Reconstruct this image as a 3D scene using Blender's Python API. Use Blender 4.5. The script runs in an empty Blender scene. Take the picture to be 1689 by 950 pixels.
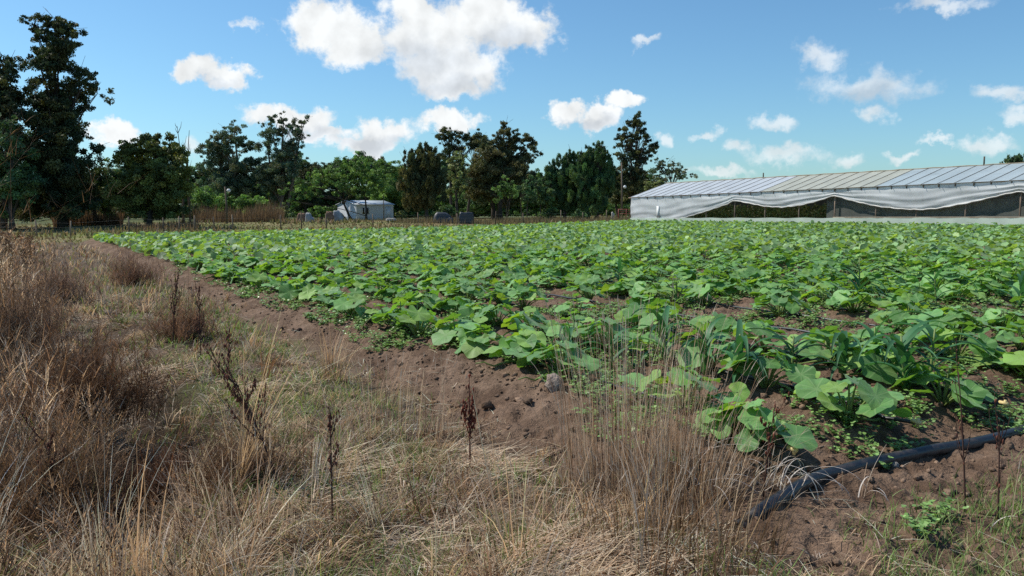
import bpy, math, random
import numpy as np
from math import sin, cos, pi, radians, atan2, sqrt
rng = np.random.default_rng(7)
random.seed(7)
SC = bpy.context.scene
COL = SC.collection

# ------------------------------------------------------------------ camera geometry
F = 1330.0
HOR = 352.0
CAMZ = 1.6
PITCH = math.atan((475 - HOR) / F)
cam = bpy.data.cameras.new('camera'); camo = bpy.data.objects.new('camera', cam); COL.objects.link(camo)
camo.location = (0, 0, CAMZ); camo.rotation_euler = (pi / 2 - PITCH, 0, 0)
cam.sensor_width = 36; cam.lens = 36 * F / 1689; cam.clip_start = 0.05; cam.clip_end = 4000
SC.camera = camo

def ray(px, py):
    u = (px - 844.5) / F; v = (475 - py) / F
    return (u, cos(PITCH) + v * sin(PITCH), -sin(PITCH) + v * cos(PITCH))
def at(px, py, Y):
    d = ray(px, py); k = Y / d[1]
    return (d[0] * k, Y, CAMZ + d[2] * k)

# ------------------------------------------------------------------ noise and terrain
def _hash(ix, iy, seed):
    h = (ix.astype(np.int64) * 374761393 + iy.astype(np.int64) * 668265263 + seed * 1442695041) & 0x7fffffff
    h = ((h ^ (h >> 13)) * 1274126177) & 0x7fffffff
    h = (h ^ (h >> 16)) & 0xffffff
    return h / float(0xffffff)
def vnoise(x, y, f, seed=0):
    x = np.asarray(x, float) * f + 1000; y = np.asarray(y, float) * f + 1000
    ix = np.floor(x); iy = np.floor(y); fx = x - ix; fy = y - iy
    fx = fx * fx * (3 - 2 * fx); fy = fy * fy * (3 - 2 * fy)
    a = _hash(ix, iy, seed); b = _hash(ix + 1, iy, seed); c = _hash(ix, iy + 1, seed); d = _hash(ix + 1, iy + 1, seed)
    return (a * (1 - fx) + b * fx) * (1 - fy) + (c * (1 - fx) + d * fx) * fy
def fbm(x, y, f, seed=0, o=3):
    s = 0; w = 0.5; tot = 0
    for i in range(o):
        s = s + w * vnoise(x, y, f * 2 ** i, seed + i); tot += w; w *= .55
    return s / tot
def ss(a, b, x):
    k = np.clip((np.asarray(x, float) - a) / (b - a), 0, 1); return k * k * (3 - 2 * k)

OX, OY = 1.59, 4.8
DX, DY = -.521, .8535           # along the rows
NX, NY = .8535, .521            # across the rows
def st(x, y):
    x = np.asarray(x, float) - OX; y = np.asarray(y, float) - OY
    return x * DX + y * DY, x * NX + y * NY
def xy(s, t):
    return OX + s * DX + t * NX, OY + s * DY + t * NY
# far end of the field: a line from (-23.5,45) to (11.1,75)
EN = np.array((34.6, 30.0)); EN = EN / np.linalg.norm(EN); ENN = np.array((-EN[1], EN[0]))
def beyond(x, y):
    return (np.asarray(x, float) + 23.5) * ENN[0] + (np.asarray(y, float) - 45) * ENN[1]
ROW = 1.2
def ground(x, y, micro=True):
    x = np.asarray(x, float); y = np.asarray(y, float)
    s, t = st(x, y); e = beyond(x, y)
    g = .52 * np.clip(t / 44, 0, 1.3) ** 2 + .5 * ss(0, 32, e) * ss(45, 25, t) + .0 * x
    infield = ss(-.9, -.25, t) * ss(-.05, .5, s)
    g = g + .15 * infield
    bed = np.cos(2 * pi * t / ROW)
    g = g + infield * .045 * bed * ss(3, -1, e)
    # shallow furrow beside the bank
    g = g - .06 * np.exp(-((t + 1.1) / .25) ** 2) * ss(-1, 1, s)
    g = g - .32 * np.exp(-((t + 3.25 + .25 * np.sin(s * 1.3)) / .38) ** 2) * ss(.3, 1.6, s) * ss(11, 6, s)
    # weedy mound along the left boundary
    g = g + .45 * ss(-3.2, -4.9, t) * ss(1.5, 6, s) * ss(48, 36, s)
    g = g + .06 * (fbm(x, y, .35, 5) - .5) + .5 * (vnoise(x, y, .02, 9) - .5) * ss(90, 200, np.hypot(x, y))
    if micro:
        soil = soilmask(x, y)
        r = np.hypot(x, y); nf = ss(40, 12, r)
        g = g + nf * (soil * .11 * (fbm(x, y, 3.2, 21, 4) - .5) + soil * .07 * np.abs(fbm(x, y, 8, 31, 3) - .5) * 2 + (1 - soil) * .10 * (fbm(x, y, 2.6, 41) - .5))
    return g
def ditch0(x, y):
    s, t = st(x, y); return np.exp(-((t + 3.25 + .25 * np.sin(s * 1.3)) / .45) ** 2) * ss(.3, 1.6, s) * ss(11, 6, s)
def soilmask(x, y):
    s, t = st(x, y)
    wob = .5 * (fbm(x, y, .8, 3) - .5)
    a = ss(-1.1, -.75, t + wob)
    return a * ss(30, 8, beyond(x, y) * 12)
def gz(x, y): return float(ground(x, y))

# ------------------------------------------------------------------ mesh helpers
def npmesh(name, V, Fs, col=None, uv=None, mat=None, smooth=False):
    me = bpy.data.meshes.new(name)
    V = np.asarray(V, np.float32).reshape(-1, 3)
    me.vertices.add(len(V)); me.vertices.foreach_set('co', V.ravel())
    Fs = [np.asarray(f, np.int32) for f in Fs if len(f)]
    nl = sum(f.size for f in Fs); nf = sum(len(f) for f in Fs)
    me.loops.add(nl); me.polygons.add(nf)
    li = np.concatenate([f.ravel() for f in Fs])
    tot = np.concatenate([np.full(len(f), f.shape[1], np.int32) for f in Fs])
    start = np.concatenate([[0], np.cumsum(tot)[:-1]]).astype(np.int32)
    me.loops.foreach_set('vertex_index', li)
    me.polygons.foreach_set('loop_start', start)
    me.polygons.foreach_set('loop_total', tot)
    if smooth: me.polygons.foreach_set('use_smooth', np.ones(nf, bool))
    if col is not None:
        col = np.asarray(col, np.float32)
        if col.shape[1] == 3: col = np.concatenate([col, np.ones((len(col), 1), np.float32)], 1)
        a = me.color_attributes.new('Col', 'FLOAT_COLOR', 'POINT'); a.data.foreach_set('color', np.ascontiguousarray(col).ravel())
    if uv is not None:
        l = me.uv_layers.new(name='UVMap'); l.data.foreach_set('uv', np.asarray(uv, np.float32)[li].ravel())
    me.update(calc_edges=True); me.validate()
    if mat: me.materials.append(mat)
    return me
def link(name, me, parent=None, loc=None):
    o = bpy.data.objects.new(name, me); COL.objects.link(o)
    if parent is not None: o.parent = parent
    if loc is not None: o.location = loc
    return o
def tag(o, label=None, cat=None, group=None, kind=None):
    if label: o['label'] = label
    if cat: o['category'] = cat
    if group: o['group'] = group
    if kind: o['kind'] = kind
    return o
def empty(name, loc, rz=0):
    o = bpy.data.objects.new(name, None); COL.objects.link(o); o.location = loc; o.rotation_euler = (0, 0, rz); o.empty_display_size = .2
    return o

class MB:
    """collects pieces into one mesh"""
    def __init__(s): s.V = []; s.F = {}; s.C = []; s.n = 0
    def add(s, V, Fs, c=(1, 1, 1)):
        V = np.asarray(V, float).reshape(-1, 3)
        s.V.append(V); c = np.asarray(c, float)
        s.C.append(np.broadcast_to(c, (len(V), 3)).copy() if c.ndim == 1 else c)
        for f in Fs:
            f = np.asarray(f, int)
            if f.size: s.F.setdefault(f.shape[1], []).append(f + s.n)
        s.n += len(V)
    def tube(s, pts, r, seg=8, c=(1, 1, 1), cap=True):
        pts = np.asarray(pts, float); n = len(pts); r = np.broadcast_to(np.asarray(r, float), (n,))
        T = np.gradient(pts, axis=0); T /= np.linalg.norm(T, axis=1)[:, None] + 1e-9
        ref = np.array((0, 0, 1.)) if abs(T[:, 2]).mean() < .8 else np.array((1., .2, 0))
        A = np.cross(T, ref); A /= np.linalg.norm(A, axis=1)[:, None] + 1e-9; B = np.cross(T, A)
        an = np.linspace(0, 2 * pi, seg, endpoint=False)
        V = pts[:, None] + r[:, None, None] * (A[:, None] * np.cos(an)[None, :, None] + B[:, None] * np.sin(an)[None, :, None])
        V = V.reshape(-1, 3); f = []
        for i in range(n - 1):
            for j in range(seg):
                k = (j + 1) % seg; f.append((i * seg + j, i * seg + k, (i + 1) * seg + k, (i + 1) * seg + j))
        fs = [np.array(f)]
        if cap and seg > 2:
            fs.append(np.array([list(range(seg))[::-1]])); fs.append(np.array([[(n - 1) * seg + j for j in range(seg)]]))
        s.add(V, fs, c)
    def box(s, c0, ax, ay, az, c=(1, 1, 1)):
        """c0 centre, ax ay az half-extent vectors"""
        c0, ax, ay, az = map(lambda q: np.asarray(q, float), (c0, ax, ay, az))
        V = [c0 + i * ax + j * ay + k * az for i in (-1, 1) for j in (-1, 1) for k in (-1, 1)]
        s.add(V, [[(0, 1, 3, 2), (4, 6, 7, 5), (0, 4, 5, 1), (2, 3, 7, 6), (0, 2, 6, 4), (1, 5, 7, 3)]], c)
    def build(s, name, mat, parent=None, smooth=False):
        me = npmesh(name, np.concatenate(s.V), [np.concatenate(v) for v in s.F.values()], np.concatenate(s.C), mat=mat, smooth=smooth)
        return link(name, me, parent)

def rotmats(yaw, pitch, roll):
    cy, sy, cp, sp, cr, sr = np.cos(yaw), np.sin(yaw), np.cos(pitch), np.sin(pitch), np.cos(roll), np.sin(roll)
    R = np.empty((len(yaw), 3, 3))
    R[:, 0, 0] = cy * cr - sy * sp * sr; R[:, 0, 1] = -sy * cp; R[:, 0, 2] = cy * sr + sy * sp * cr
    R[:, 1, 0] = sy * cr + cy * sp * sr; R[:, 1, 1] = cy * cp; R[:, 1, 2] = sy * sr - cy * sp * cr
    R[:, 2, 0] = -cp * sr; R[:, 2, 1] = sp; R[:, 2, 2] = cp * cr
    return R
def scatter(tV, tFs, R, T, S):
    N = len(T); n = len(tV)
    V = np.einsum('nij,vj->nvi', R, tV) * np.asarray(S).reshape(N, 1, -1) + T[:, None]
    off = (np.arange(N) * n)[:, None, None]
    return V.reshape(-1, 3), [(np.asarray(f)[None] + off).reshape(-1, np.asarray(f).shape[1]) for f in tFs]

def blades(base, az, h, w, a0, a1, K=3, tip=.15, side=None):
    """ribbons that start at angle a0 from the vertical and end at a1, leaning toward az"""
    N = len(base); L = h / K
    P = [np.array(base, float)]
    for k in range(K):
        th = a0 + (a1 - a0) * (k + .5) / K
        P.append(P[-1] + np.stack([np.cos(az) * np.sin(th) * L, np.sin(az) * np.sin(th) * L, np.cos(th) * L], 1))
    if side is None: side = az + pi / 2 + rng.uniform(-.9, .9, N)
    sd = np.stack([np.cos(side), np.sin(side), np.zeros(N)], 1)
    V = np.empty((N, K + 1, 2, 3))
    for k in range(K + 1):
        ww = w * (1 - (1 - tip) * (k / K) ** 1.3) / 2
        V[:, k, 0] = P[k] - sd * ww[:, None]; V[:, k, 1] = P[k] + sd * ww[:, None]
    q = np.array([(2 * k, 2 * k + 1, 2 * k + 3, 2 * k + 2) for k in range(K)])
    Fq = (q[None] + (np.arange(N) * 2 * (K + 1))[:, None, None]).reshape(-1, 4)
    return V.reshape(-1, 3), Fq, P[-1]
def pick(N, pal, wts, var=.18):
    pal = np.array(pal); i = rng.choice(len(pal), N, p=np.array(wts) / sum(wts))
    return pal[i] * rng.uniform(1 - var, 1 + var, (N, 1))

# ------------------------------------------------------------------ materials
def newmat(name):
    m = bpy.data.materials.new(name); m.use_nodes = True; nt = m.node_tree; nt.nodes.clear()
    out = nt.nodes.new('ShaderNodeOutputMaterial'); return m, nt, out
def N(nt, t, **kw):
    n = nt.nodes.new(t)
    for k, v in kw.items(): setattr(n, k, v)
    return n
def mth(nt, op, a, b=None, c=None, clamp=False):
    n = nt.nodes.new('ShaderNodeMath'); n.operation = op; n.use_clamp = clamp
    for i, q in enumerate((a, b, c)):
        if q is None: continue
        if isinstance(q, (int, float)): n.inputs[i].default_value = q
        else: nt.links.new(q, n.inputs[i])
    return n.outputs[0]
def mixc(nt, fac, a, b, mode='MIX'):
    n = nt.nodes.new('ShaderNodeMix'); n.data_type = 'RGBA'; n.blend_type = mode
    for s, q in ((0, fac), (6, a), (7, b)):
        if isinstance(q, (int, float)): n.inputs[s].default_value = q
        elif isinstance(q, tuple): n.inputs[s].default_value = (*q, 1)
        else: nt.links.new(q, n.inputs[s])
    return n.outputs[2]
def leafmat(name, color=None, trans=.3, rough=.6, spec=.3, nscale=6, namp=.35, tcol=(1.2, 1.25, .6)):
    m, nt, out = newmat(name)
    if color is None:
        a = N(nt, 'ShaderNodeAttribute', attribute_name='Col'); base = a.outputs['Color']
    else:
        a = N(nt, 'ShaderNodeRGB'); a.outputs[0].default_value = (*color, 1); base = a.outputs[0]
    tc = N(nt, 'ShaderNodeNewGeometry'); no = N(nt, 'ShaderNodeTexNoise'); no.inputs['Scale'].default_value = nscale; no.inputs['Detail'].default_value = 2
    nt.links.new(tc.outputs['Position'], no.inputs['Vector'])
    f = mth(nt, 'MULTIPLY_ADD', no.outputs[0], 2 * namp, 1 - namp)
    comb = N(nt, 'ShaderNodeVectorMath', operation='SCALE'); nt.links.new(base, comb.inputs[0]); nt.links.new(f, comb.inputs['Scale'])
    p = N(nt, 'ShaderNodeBsdfPrincipled'); nt.links.new(comb.outputs[0], p.inputs['Base Color']); p.inputs['Roughness'].default_value = rough
    p.inputs['Specular IOR Level'].default_value = spec
    t = N(nt, 'ShaderNodeBsdfTranslucent'); tm = mixc(nt, 1, comb.outputs[0], tcol, 'MULTIPLY'); nt.links.new(tm, t.inputs[0])
    mx = N(nt, 'ShaderNodeMixShader'); mx.inputs[0].default_value = trans
    nt.links.new(p.outputs[0], mx.inputs[1]); nt.links.new(t.outputs[0], mx.inputs[2]); nt.links.new(mx.outputs[0], out.inputs[0])
    return m
def solid(name, color, rough=.7, spec=.3, nscale=8, namp=.25, metal=0, attr=False, bump=0, bscale=30):
    m, nt, out = newmat(name)
    tc = N(nt, 'ShaderNodeNewGeometry'); no = N(nt, 'ShaderNodeTexNoise'); no.inputs['Scale'].default_value = nscale; no.inputs['Detail'].default_value = 5
    nt.links.new(tc.outputs['Position'], no.inputs['Vector'])
    f = mth(nt, 'MULTIPLY_ADD', no.outputs[0], 2 * namp, 1 - namp)
    a = N(nt, 'ShaderNodeRGB'); a.outputs[0].default_value = (*color, 1); base = a.outputs[0]
    if attr:
        at_ = N(nt, 'ShaderNodeAttribute', attribute_name='Col'); base = mixc(nt, 1, base, at_.outputs['Color'], 'MULTIPLY')
    sc = N(nt, 'ShaderNodeVectorMath', operation='SCALE'); nt.links.new(base, sc.inputs[0]); nt.links.new(f, sc.inputs['Scale'])
    p = N(nt, 'ShaderNodeBsdfPrincipled'); nt.links.new(sc.outputs[0], p.inputs['Base Color']); p.inputs['Roughness'].default_value = rough
    p.inputs['Specular IOR Level'].default_value = spec; p.inputs['Metallic'].default_value = metal
    if bump:
        n2 = N(nt, 'ShaderNodeTexNoise'); n2.inputs['Scale'].default_value = bscale; n2.inputs['Detail'].default_value = 4; nt.links.new(tc.outputs['Position'], n2.inputs['Vector'])
        b = N(nt, 'ShaderNodeBump'); b.inputs['Strength'].default_value = bump; b.inputs['Distance'].default_value = .03; nt.links.new(n2.outputs[0], b.inputs['Height']); nt.links.new(b.outputs[0], p.inputs['Normal'])
    nt.links.new(p.outputs[0], out.inputs[0]); return m
def filmmat(name, color, trans=.35, clear=.15, rough=.35):
    m, nt, out = newmat(name)
    tc = N(nt, 'ShaderNodeNewGeometry'); no = N(nt, 'ShaderNodeTexNoise'); no.inputs['Scale'].default_value = .9; no.inputs['Detail'].default_value = 5
    nt.links.new(tc.outputs['Position'], no.inputs['Vector'])
    f = mth(nt, 'MULTIPLY_ADD', no.outputs[0], .5, .75)
    a = N(nt, 'ShaderNodeRGB'); a.outputs[0].default_value = (*color, 1)
    sc = N(nt, 'ShaderNodeVectorMath', operation='SCALE'); nt.links.new(a.outputs[0], sc.inputs[0]); nt.links.new(f, sc.inputs['Scale'])
    n2 = N(nt, 'ShaderNodeTexNoise'); n2.inputs['Scale'].default_value = 2.2; n2.inputs['Detail'].default_value = 3; nt.links.new(tc.outputs['Position'], n2.inputs['Vector'])
    b = N(nt, 'ShaderNodeBump'); b.inputs['Strength'].default_value = .15; b.inputs['Distance'].default_value = .05; nt.links.new(n2.outputs[0], b.inputs['Height'])
    p = N(nt, 'ShaderNodeBsdfPrincipled'); nt.links.new(sc.outputs[0], p.inputs['Base Color']); p.inputs['Roughness'].default_value = rough; p.inputs['Specular IOR Level'].default_value = .6
    nt.links.new(b.outputs[0], p.inputs['Normal'])
    t = N(nt, 'ShaderNodeBsdfTranslucent'); nt.links.new(sc.outputs[0], t.inputs[0])
    m1 = N(nt, 'ShaderNodeMixShader'); m1.inputs[0].default_value = trans; nt.links.new(p.outputs[0], m1.inputs[1]); nt.links.new(t.outputs[0], m1.inputs[2])
    tr = N(nt, 'ShaderNodeBsdfTransparent'); m2 = N(nt, 'ShaderNodeMixShader'); m2.inputs[0].default_value = clear
    nt.links.new(m1.outputs[0], m2.inputs[1]); nt.links.new(tr.outputs[0], m2.inputs[2]); nt.links.new(m2.outputs[0], out.inputs[0])
    return m

def squashmat(name):
    m, nt, out = newmat(name)
    a = N(nt, 'ShaderNodeAttribute', attribute_name='Col')
    uv = N(nt, 'ShaderNodeUVMap'); sp = N(nt, 'ShaderNodeSeparateXYZ'); nt.links.new(uv.outputs[0], sp.inputs[0])
    x, y = sp.outputs[0], sp.outputs[1]
    r = mth(nt, 'SQRT', mth(nt, 'ADD', mth(nt, 'MULTIPLY', x, x), mth(nt, 'MULTIPLY', y, y)))
    ang = mth(nt, 'MULTIPLY', mth(nt, 'ARCTAN2', x, y), 9 / (2 * pi))
    fr = mth(nt, 'ABSOLUTE', mth(nt, 'SUBTRACT', mth(nt, 'FRACT', mth(nt, 'ADD', ang, .5)), .5))
    dist = mth(nt, 'MULTIPLY', mth(nt, 'MULTIPLY', fr, r), 2 * pi / 9)
    mr = N(nt, 'ShaderNodeMapRange', interpolation_type='SMOOTHSTEP'); nt.links.new(dist, mr.inputs[0])
    mr.inputs[1].default_value = .008; mr.inputs[2].default_value = .05; mr.inputs[3].default_value = 1; mr.inputs[4].default_value = 0
    # side veins
    sv = mth(nt, 'SINE', mth(nt, 'ADD', mth(nt, 'MULTIPLY', r, 26), mth(nt, 'MULTIPLY', fr, -22)))
    geo = N(nt, 'ShaderNodeNewGeometry'); no = N(nt, 'ShaderNodeTexNoise'); no.inputs['Scale'].default_value = 14; no.inputs['Detail'].default_value = 3; nt.links.new(geo.outputs['Position'], no.inputs['Vector'])
    f = mth(nt, 'MULTIPLY_ADD', no.outputs[0], .7, .65)
    ny = N(nt, 'ShaderNodeTexNoise'); ny.inputs['Scale'].default_value = 5; ny.inputs['Detail'].default_value = 4; nt.links.new(geo.outputs['Position'], ny.inputs['Vector'])
    yr = N(nt, 'ShaderNodeMapRange'); nt.links.new(ny.outputs[0], yr.inputs[0]); yr.inputs[1].default_value = .55; yr.inputs[2].default_value = .75; yr.inputs[3].default_value = 0; yr.inputs[4].default_value = .55
    yel = mixc(nt, mth(nt, 'MULTIPLY', yr.outputs[0], r), a.outputs['Color'], (.28, .32, .07))
    sc = N(nt, 'ShaderNodeVectorMath', operation='SCALE'); nt.links.new(yel, sc.inputs[0]); nt.links.new(f, sc.inputs['Scale'])
    c = mixc(nt, mth(nt, 'MULTIPLY', mr.outputs[0], .3), sc.outputs[0], (.34, .46, .20))
    h = mth(nt, 'ADD', mth(nt, 'MULTIPLY', mr.outputs[0], -1.0), mth(nt, 'MULTIPLY', sv, .12))
    b = N(nt, 'ShaderNodeBump'); b.inputs['Strength'].default_value = .5; b.inputs['Distance'].default_value = .0013; nt.links.new(h, b.inputs['Height'])
    p = N(nt, 'ShaderNodeBsdfPrincipled'); nt.links.new(c, p.inputs['Base Color']); p.inputs['Roughness'].default_value = .55; p.inputs['Specular IOR Level'].default_value = .35
    p.inputs['Sheen Weight'].default_value = .15
    nt.links.new(b.outputs[0], p.inputs['Normal'])
    t = N(nt, 'ShaderNodeBsdfTranslucent'); nt.links.new(mixc(nt, 1, c, (1.7, 1.6, .35), 'MULTIPLY'), t.inputs[0])
    mx = N(nt, 'ShaderNodeMixShader'); mx.inputs[0].default_value = .3
    nt.links.new(p.outputs[0], mx.inputs[1]); nt.links.new(t.outputs[0], mx.inputs[2]); nt.links.new(mx.outputs[0], out.inputs[0]); return m

def groundmat():
    m, nt, out = newmat('soil_and_turf')
    a = N(nt, 'ShaderNodeAttribute', attribute_name='Col'); geo = N(nt, 'ShaderNodeNewGeometry')
    def noise(s, d=6, r=.6):
        n = N(nt, 'ShaderNodeTexNoise'); n.inputs['Scale'].default_value = s; n.inputs['Detail'].default_value = d; n.inputs['Roughness'].default_value = r
        nt.links.new(geo.outputs['Position'], n.inputs['Vector']); return n.outputs[0]
    n1, n2, n3 = noise(2.5), noise(22, 5), noise(90, 3)
    f = mth(nt, 'MULTIPLY', mth(nt, 'MULTIPLY_ADD', n1, .8, .6), mth(nt, 'MULTIPLY_ADD', n2, 1.3, .35))
    f = mth(nt, 'MULTIPLY', f, mth(nt, 'MULTIPLY_ADD', n3, .9, .55))
    sc = N(nt, 'ShaderNodeVectorMath', operation='SCALE'); nt.links.new(a.outputs['Color'], sc.inputs[0]); nt.links.new(f, sc.inputs['Scale'])
    p = N(nt, 'ShaderNodeBsdfPrincipled'); nt.links.new(sc.outputs[0], p.inputs['Base Color']); p.inputs['Roughness'].default_value = .95; p.inputs['Specular IOR Level'].default_value = .1
    h = mth(nt, 'ADD', mth(nt, 'MULTIPLY', n2, 1.0), mth(nt, 'MULTIPLY', n3, .5))
    b = N(nt, 'ShaderNodeBump'); b.inputs['Strength'].default_value = .9; b.inputs['Distance'].default_value = .04; nt.links.new(h, b.inputs['Height']); nt.links.new(b.outputs[0], p.inputs['Normal'])
    nt.links.new(p.outputs[0], out.inputs[0]); return m

M = {}
M['ground'] = groundmat()
M['grass'] = leafmat('dry_blades', trans=.42, rough=.7, spec=.25, nscale=3, namp=.15, tcol=(1.1, 1, .8))
M['green'] = leafmat('green_blades', trans=.35, rough=.55, spec=.35, nscale=3, namp=.2)
M['squash'] = squashmat('squash_leaf')
M['stem'] = leafmat('green_stem', (.20, .27, .08), trans=.1, rough=.5, nscale=10)
M['purslane'] = leafmat('small_leaf', trans=.2, rough=.4, spec=.5)
M['foliage'] = leafmat('tree_foliage', trans=.22, rough=.6, spec=.25, nscale=.8, namp=.3)
M['bark'] = solid('bark', (.085, .072, .06), .9, .1, 3, .5, attr=True, bump=.6, bscale=12)
M['clod'] = solid('soil_clod', (1, 1, 1), .95, .1, 20, .4, attr=True, bump=.8, bscale=45)
M['pipe'] = solid('black_polythene', (.018, .02, .023), .38, .5, 9, .5)
def dusty():
    m, nt, out = newmat('dusty_black_polythene'); geo = N(nt, 'ShaderNodeNewGeometry'); no = N(nt, 'ShaderNodeTexNoise'); no.inputs['Scale'].default_value = 9; no.inputs['Detail'].default_value = 7; no.inputs['Roughness'].default_value = .65
    nt.links.new(geo.outputs['Position'], no.inputs['Vector']); sp = N(nt, 'ShaderNodeSeparateXYZ'); nt.links.new(geo.outputs['Normal'], sp.inputs[0])
    f = mth(nt, 'MULTIPLY_ADD', sp.outputs[2], -.14, .02); f = mth(nt, 'ADD', f, no.outputs[0])
    r = N(nt, 'ShaderNodeMapRange'); nt.links.new(f, r.inputs[0]); r.inputs[1].default_value = .40; r.inputs[2].default_value = .68; r.inputs[3].default_value = 0; r.inputs[4].default_value = .85
    p = N(nt, 'ShaderNodeBsdfPrincipled'); nt.links.new(mixc(nt, r.outputs[0], (.02, .022, .027), (.14, .10, .075)), p.inputs['Base Color']); nt.links.new(mth(nt, 'MULTIPLY_ADD', r.outputs[0], .5, .36), p.inputs['Roughness']); nt.links.new(p.outputs[0], out.inputs[0]); return m
M['pipe'] = dusty()
M['tape'] = solid('drip_tape', (.03, .03, .033), .4, .5, 9, .3)
M['yellow'] = solid('cream_plastic', (.65, .5, .22), .5, .4)
M['wood'] = solid('weathered_wood', (.20, .165, .13), .85, .2, 6, .4, attr=True)
M['darkwood'] = solid('dark_wood', (.07, .055, .045), .9, .1, 6, .4)
M['wire'] = solid('fence_wire', (.2, .19, .18), .5, .5)
M['film'] = filmmat('white_film', (.76, .77, .77), .35, .10, .5)
M['strip'] = filmmat('pale_green_film', (.62, .72, .60), .25, .03)
M['hem'] = filmmat('rolled_film', (.50, .48, .44), .15, 0)
M['roofblue'] = filmmat('blue_white_film', (.64, .68, .71), .25, .08, .4)
M['roofbeige'] = filmmat('dusty_film', (.56, .56, .46), .25, .06, .4)
M['roofgrey'] = filmmat('grey_film', (.50, .58, .60), .25, .1, .4)
M['shackwall'] = solid('whitewash', (.60, .62, .66), .8, .2, 1.6, .12)
M['shackroof'] = solid('zinc_sheet', (.45, .5, .55), .4, .5, 2, .15)
M['glass'] = solid('dark_pane', (.015, .015, .018), .2, .5)
M['white'] = solid('white_paint', (.72, .72, .70), .6, .3)
M['tarpgrey'] = solid('grey_tarp', (.30, .31, .33), .6, .3, 2, .35, bump=.7, bscale=4)
M['tarpdark'] = solid('dark_tarp', (.045, .05, .06), .5, .4, 2, .35, bump=.7, bscale=4)
M['rust'] = solid('rusty_scrap', (.22, .13, .09), .8, .2, 3, .5)
M['red'] = solid('red_paint', (.26, .06, .04), .5, .4)
M['concrete'] = solid('concrete', (.4, .37, .34), .85, .2, 4, .25)

# ------------------------------------------------------------------ ground
front = np.radians(np.linspace(48, 132, 560)); rest = np.radians(np.linspace(132, 408, 72))[1:-1]
ang = np.concatenate([front, rest]); na = len(ang)
rr = [.35]
while rr[-1] < 2.6: rr.append(rr[-1] * 1.2)
while rr[-1] < 22: rr.append(rr[-1] * 1.0062)
while rr[-1] < 90: rr.append(rr[-1] * 1.02)
while rr[-1] < 1500: rr.append(rr[-1] * 1.15)
rr = np.array(rr); nr = len(rr)
X = rr[:, None] * np.cos(ang)[None]; Y = rr[:, None] * np.sin(ang)[None]
Z = ground(X, Y)
s_, t_ = st(X, Y); e_ = beyond(X, Y); soil = soilmask(X, Y)
def lerp(a, b, k): return a * (1 - k[..., None]) + b * k[..., None]
A = np.array
nz = fbm(X, Y, 1.1, 61); nz2 = fbm(X, Y, 5, 71)
dirt = lerp(A((.115, .072, .048)), A((.23, .155, .108)), np.clip(nz2 * 1.6 - .4, 0, 1))
turf = lerp(A((.20, .145, .10)), A((.06, .04, .027)), np.clip(nz2 * 1.7 - .35, 0, 1))
turf = lerp(turf, A((.11, .13, .04)), np.clip(nz * 3.2 - 1.75, 0, 1) * .6)
farturf = lerp(A((.15, .16, .055)), A((.28, .22, .12)), np.clip(fbm(X, Y, .25, 81) * 2.4 - .8, 0, 1))
col = lerp(turf, dirt, soil)
col = lerp(col, farturf, ss(0, 2.5, e_))
col = lerp(col, A((.085, .10, .04)), ss(25, 60, e_))
ditch_shade = ditch0(X, Y)
col = lerp(col, A((.035, .024, .016)), np.clip(ditch_shade * 1.3, 0, 1) * .9)  # deep shadow of the ditch painted into the ground colour
weedy = ss(-2.8, -3.6, t_) * ss(0, 3, s_) * ss(2, 0, e_)
col = lerp(col, A((.10, .062, .042)), weedy * .8)
V = np.stack([X, Y, Z], -1).reshape(-1, 3)
V = np.concatenate([V, [[0, 0, float(ground(0, 0))]]]); cc = np.concatenate([col.reshape(-1, 3), [[.2, .15, .1]]])
i, j = np.meshgrid(np.arange(nr - 1), np.arange(na), indexing='ij'); j2 = (j + 1) % na
Q = np.stack([i * na + j, (i + 1) * na + j, (i + 1) * na + j2, i * na + j2], -1).reshape(-1, 4)
jj = np.arange(na); Tn = np.stack([jj, (jj + 1) % na, np.full(na, nr * na)], -1)
tag(link('ground', npmesh('ground', V, [Q, Tn], cc, mat=M['ground'], smooth=True)), kind='structure', label='brown soil field and dry grassy verge')

# ------------------------------------------------------------------ squash leaves
def leaf_template(seg, rings, seed):
    r_ = random.Random(seed)
    th = np.linspace(-pi, pi, seg, endpoint=False) + pi / seg
    R = .86 + .055 * np.cos(5 * th) + .05 * np.cos(th) + .02 * np.cos(21 * th + r_.uniform(0, 6)) * (seg > 15) + .03 * np.cos(2 * th + r_.uniform(0, 6))
    R *= 1 - .62 * np.exp(-((np.abs(th) - pi) / .16) ** 2)
    cup = r_.uniform(.02, .26); ph = r_.uniform(0, 6); w2 = r_.uniform(.03, .09); fold = r_.uniform(0, .25)
    V = [(0, 0, 0)]; U = [(0, 0)]
    for k in range(1, rings + 1):
        q = (k / rings) ** .9; r = R * q
        x = r * np.sin(th); y = r * np.cos(th)
        z = cup * r - .30 * cup * r * r * 2 + w2 * q * q * np.cos(5 * th + ph) + fold * np.abs(x) * .5 * q + .03 * q * np.cos(9 * th) - .10 * q ** 3 * np.maximum(0, np.cos(th))
        V += list(zip(x, y, z)); U += list(zip(x, y))
    tris = [(0, 1 + j, 1 + (j + 1) % seg) for j in range(seg)]
    quads = [(1 + (k - 1) * seg + j, 1 + k * seg + j, 1 + k * seg + (j + 1) % seg, 1 + (k - 1) * seg + (j + 1) % seg) for k in range(1, rings) for j in range(seg)]
    # the notch stays open: skip the two faces that bridge it
    return A(V), [A(tris)[:, ::-1]] + ([A(quads)[:, ::-1]] if quads else []), A(U)
FINE = [leaf_template(30, 3, k) for k in range(5)]
MID = [leaf_template(12, 1, k + 20) for k in range(4)]

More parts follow.
